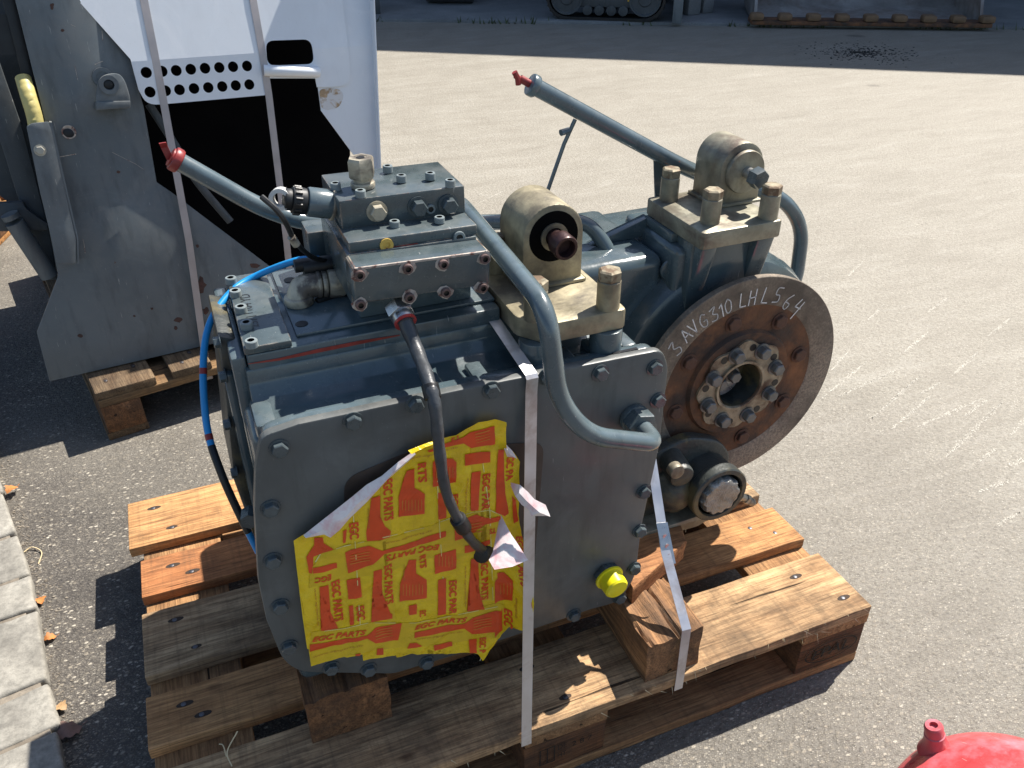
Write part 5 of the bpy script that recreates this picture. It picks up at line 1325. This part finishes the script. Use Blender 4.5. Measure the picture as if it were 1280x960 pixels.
# things at the picture's top edge
p0 = onZ(868, 19, .025)
b = NB(); box(b, p0.x - .07, p0.x + .06, p0.y, p0.y + .15, .026, .75, .01); obj('concrete_post', b, M_CONC, label='pale concrete post standing between the small excavator and the loader bucket', cat='post')
p0 = onZ(886, 17, .025)
b = NB(); box(b, p0.x - .05, p0.x + .06, p0.y + .02, p0.y + .14, .026, .14, .01); obj('concrete_stone', b, M_CONC, label='small concrete block on the ground at the foot of the pale post', cat='block')
p0 = onZ(470, 22, .0)
sb = empty('steel_stand', (p0.x, p0.y, 0), label='low grey steel stand on square legs in the shade beyond the white panel', cat='stand')
b = NB(); box(b, p0.x - .25, p0.x + .05, p0.y, p0.y + .5, .18, .42, .01); obj('top_frame', b, M_DARKF, sb)
for dx in (-.22, 0.0):
    for dy in (.02, .42):
        b = NB(); box(b, p0.x + dx, p0.x + dx + .05, p0.y + dy, p0.y + dy + .05, .0, .179, .003); obj('leg', b, M_DARKF, sb)
p0 = onZ(592, 4, .025)
b = NB(); cyl(b, (p0.x, p0.y, .20), (-ad.x, -ad.y, 0), .17, .45, 32, bev=.02); bmesh.ops.translate(b, verts=b.verts, vec=(0, 0, .0))
obj('crawler_track', b, M_DARKF, label='dark round drum lying inside the hall near the top edge', cat='track')  # plain cylinder stands in for the crawler track of another machine
# dark crumbs on the shaded concrete
b = NB(); cc_ = onZ(1075, 66)
for i in range(700):
    a_ = random.random() * 2 * PI; r_ = abs(random.gauss(0, 1)); p = cc_ + ad * math.cos(a_) * r_ * .24 + an * math.sin(a_) * r_ * .20
    s_ = random.uniform(.0015, .0065); q = NB(); bmesh.ops.create_icosphere(q, subdivisions=1, radius=s_)
    for v in q.verts: v.co = Vector((v.co.x * 1.6, v.co.y, v.co.z * .5)) + Vector((p.x, p.y, s_ * .3))
    join(b, q)
obj('dirt_crumbs', b, M_BLACK, kind='stuff', label='scatter of black crumbs on the shaded yard in front of the bucket', cat='dirt')
# weeds in the joint between asphalt and apron
b = NB()
for i in range(260):
    s_ = random.uniform(0, 9); p = AP(s_ + random.uniform(-.05, .05), -.02 + random.uniform(-.03, .03), 0)
    if noise.noise(Vector((s_ * 1.3, 0, 4))) < -.05: continue
    h_ = random.uniform(.02, .07); q = Vector((random.uniform(-.03, .03), random.uniform(-.03, .03), h_))
    b.faces.new([b.verts.new(v) for v in (p + Vector((-.008, 0, 0)), p + Vector((.008, 0, 0)), p + q)])
obj('weeds', b, m_simple('weed_green', (.05, .07, .025), .7, 0, .3, 20, .1), kind='stuff', label='low weeds growing along the joint between asphalt and concrete', cat='weeds')

# ================================================================== RED TANK, bottom right
tz = .30
tc_ = onZ(1196, 922, tz)
tk = empty('red_tank', (tc_.x + .02, tc_.y - .10, 0), label='chipped red painted gas cylinder standing on the asphalt at the bottom right corner', cat='gas cylinder')
M_TANK = m_paint('chipped_red_paint', (.50, .06, .065), .28, chips=1.15, chipcol=(.26, .22, .18), dust=1.0, dustcol=(.52, .25, .30), cast=.25, big=9, var=.3)
TR = .17
tcx, tcy = tc_.x + .035, tc_.y - .115
b = NB(); prof = [(0, .01), (TR * .9, .01), (TR, .03), (TR, .10), (TR, .17)]
for i in range(1, 15): a_ = PI / 2 * i / 14; prof.append((TR * math.cos(a_) if i < 14 else 0, .17 + (tz - .17) * math.sin(a_)))
lathe(b, (tcx, tcy, 0), (0, 0, 1), prof, 64); obj('tank_body', b, M_TANK, tk)
def dome_z(x, y): return .17 + (tz - .17) * math.sqrt(max(0, 1 - ((x - tcx) ** 2 + (y - tcy) ** 2) / TR ** 2))
nb_ = Vector((tcx - .024, tcy + .137, 0)); nz_ = dome_z(nb_.x, nb_.y)
b = NB(); lathe(b, (nb_.x, nb_.y, nz_ - .012), (-.2, .25, 1), [(0, 0), (.024, .004), (.018, .014), (.0145, .024), (.0135, .030), (.0135, .034), (.0122, .035), (.0122, .048), (.0105, .051), (.0055, .051), (.005, .046), (.0, .046)], 28); obj('tank_neck', b, M_TANK, tk)

# ================================================================== SMALL LITTER
def leaf(u, v, s, mat, rz, label, tilt=.3, z=.004):
    p = onZ(u, v, 0); b = NB(); vs_ = []
    n_ = 9
    L = []; Rr = []; Mm = []
    for i in range(n_):
        t_ = i / (n_ - 1); w_ = math.sin(PI * min(1, t_ * 1.02 + .01)) ** .8 * .42 * (1 + .25 * math.sin(i * 2.3))
        x_ = (t_ - .5) * s; zc = s * (.12 * math.sin(t_ * PI * 1.5) + .10)
        Mm.append(b.verts.new((x_, 0, zc))); L.append(b.verts.new((x_, w_ * s, zc + w_ * s * .5))); Rr.append(b.verts.new((x_, -w_ * s, zc + w_ * s * tilt)))
    for i in range(n_ - 1):
        b.faces.new((Mm[i], Mm[i + 1], L[i + 1], L[i])); b.faces.new((Rr[i], Rr[i + 1], Mm[i + 1], Mm[i]))
    tube(b, [(s * .5, 0, s * .05), (s * .75, .003, s * .02)], s * .02, 5)
    me = mesh('leaf', b, 1.2); me.materials.append(mat)
    o = bpy.data.objects.new('dry_leaf', me); COL.objects.link(o); o.location = (p.x, p.y, z); o.rotation_euler = (0, 0, rz)
    return setp(o, label=label, cat='leaf', group='dry leaves along the kerb')
leaf(18, 618, .032, M_LEAF, .9, 'curled orange leaf beside the farthest kerb stone in view', z=.012)
leaf(52, 753, .026, M_LEAF, 1.8, 'small orange leaf in the gutter beside the second kerb stone joint')
leaf(64, 800, .022, M_LEAF, .2, 'bright orange leaf fragment in the gutter, between the two other orange leaves')
leaf(77, 887, .026, m_simple('tan_leaf', (.40, .25, .12), .7, 0, .3, 60, .4), 2.4, 'crumpled tan leaf on the gutter dirt above the brown leaf')
leaf(89, 918, .040, M_LEAFB, .4, 'broad flat brown leaf on the asphalt beside the nearest kerb stone', .1)
# gutter dirt strip and grit
b = NB()
for i in range(420):
    t_ = random.random(); k_ = t_ * (len(ep) - 6) + 5; i0 = min(int(k_), len(ep) - 2); p = ep[i0].lerp(ep[i0 + 1], k_ - i0) + Vector((abs(random.gauss(0, .022)) + .005, 0, 0))
    s_ = random.uniform(.0007, .0024); q = NB(); bmesh.ops.create_icosphere(q, subdivisions=1, radius=s_)
    for v in q.verts: v.co = Vector((v.co.x * 1.4, v.co.y, v.co.z * .6)) + Vector((p.x, p.y, s_ * .4))
    join(b, q)
obj('grit', b, M_MORTAR, kind='stuff', label='loose tan grit and crumbs along the kerb gutter', cat='grit')
def blade(pts, r, label, name='straw'):
    b = NB(); tube(b, smooth_path(pts, 5), r, 5); return obj(name, b, M_STRAW, label=label, cat='straw', group='bits of straw')
b = None
zb = .146
blade([onZ(283, 946, zb), onZ(279, 932, zb + .012), onZ(274, 930, zb + .01)], .0009, 'short pale straw stalk at the left end of the near pallet board')
blade([onZ(290, 958, zb), onZ(284, 940, zb + .015), onZ(297, 914, zb + .04)], .001, 'long upright straw stalk at the left end of the near pallet board')
blade([onZ(30, 690, .003), onZ(40, 684, .006), onZ(52, 690, .004), (onZ(48, 705, .003))], .0012, 'curved dry grass stem lying on the asphalt beside the kerb')
blade([onZ(600, 826, .20), onZ(602, 819, .21), onZ(604, 812, .22)], .0008, 'tiny loose thread hanging at the lower corner of the printed sheet')
# splinters on the pallet edge
b = NB()
for i in range(46):
    x_ = random.uniform(.0, 1.19); s_ = random.uniform(.004, .02); p = Vector((x_, .0005, random.choice([.1235, .143])))
    q = p + Vector((random.uniform(-.4, 1) * s_, -s_ * .5, random.uniform(-1, .3) * s_)); e_ = Vector((.0007, 0, .0007))
    b.faces.new([b.verts.new(v) for v in (p - e_, p + e_, q)])
for i in range(30):
    x_ = random.uniform(.80, 1.0); s_ = random.uniform(.006, .022); p = Vector((x_, .288 + random.uniform(-.001, .002), .144)); e_ = Vector((.0006, 0, 0))
    b.faces.new([b.verts.new(v) for v in (p - e_, p + e_, p + Vector((random.uniform(-.4, .4) * s_, s_ * .2, s_)))])
sp3 = obj('splinters', b, M_STRAW, main_pallet, kind='stuff')
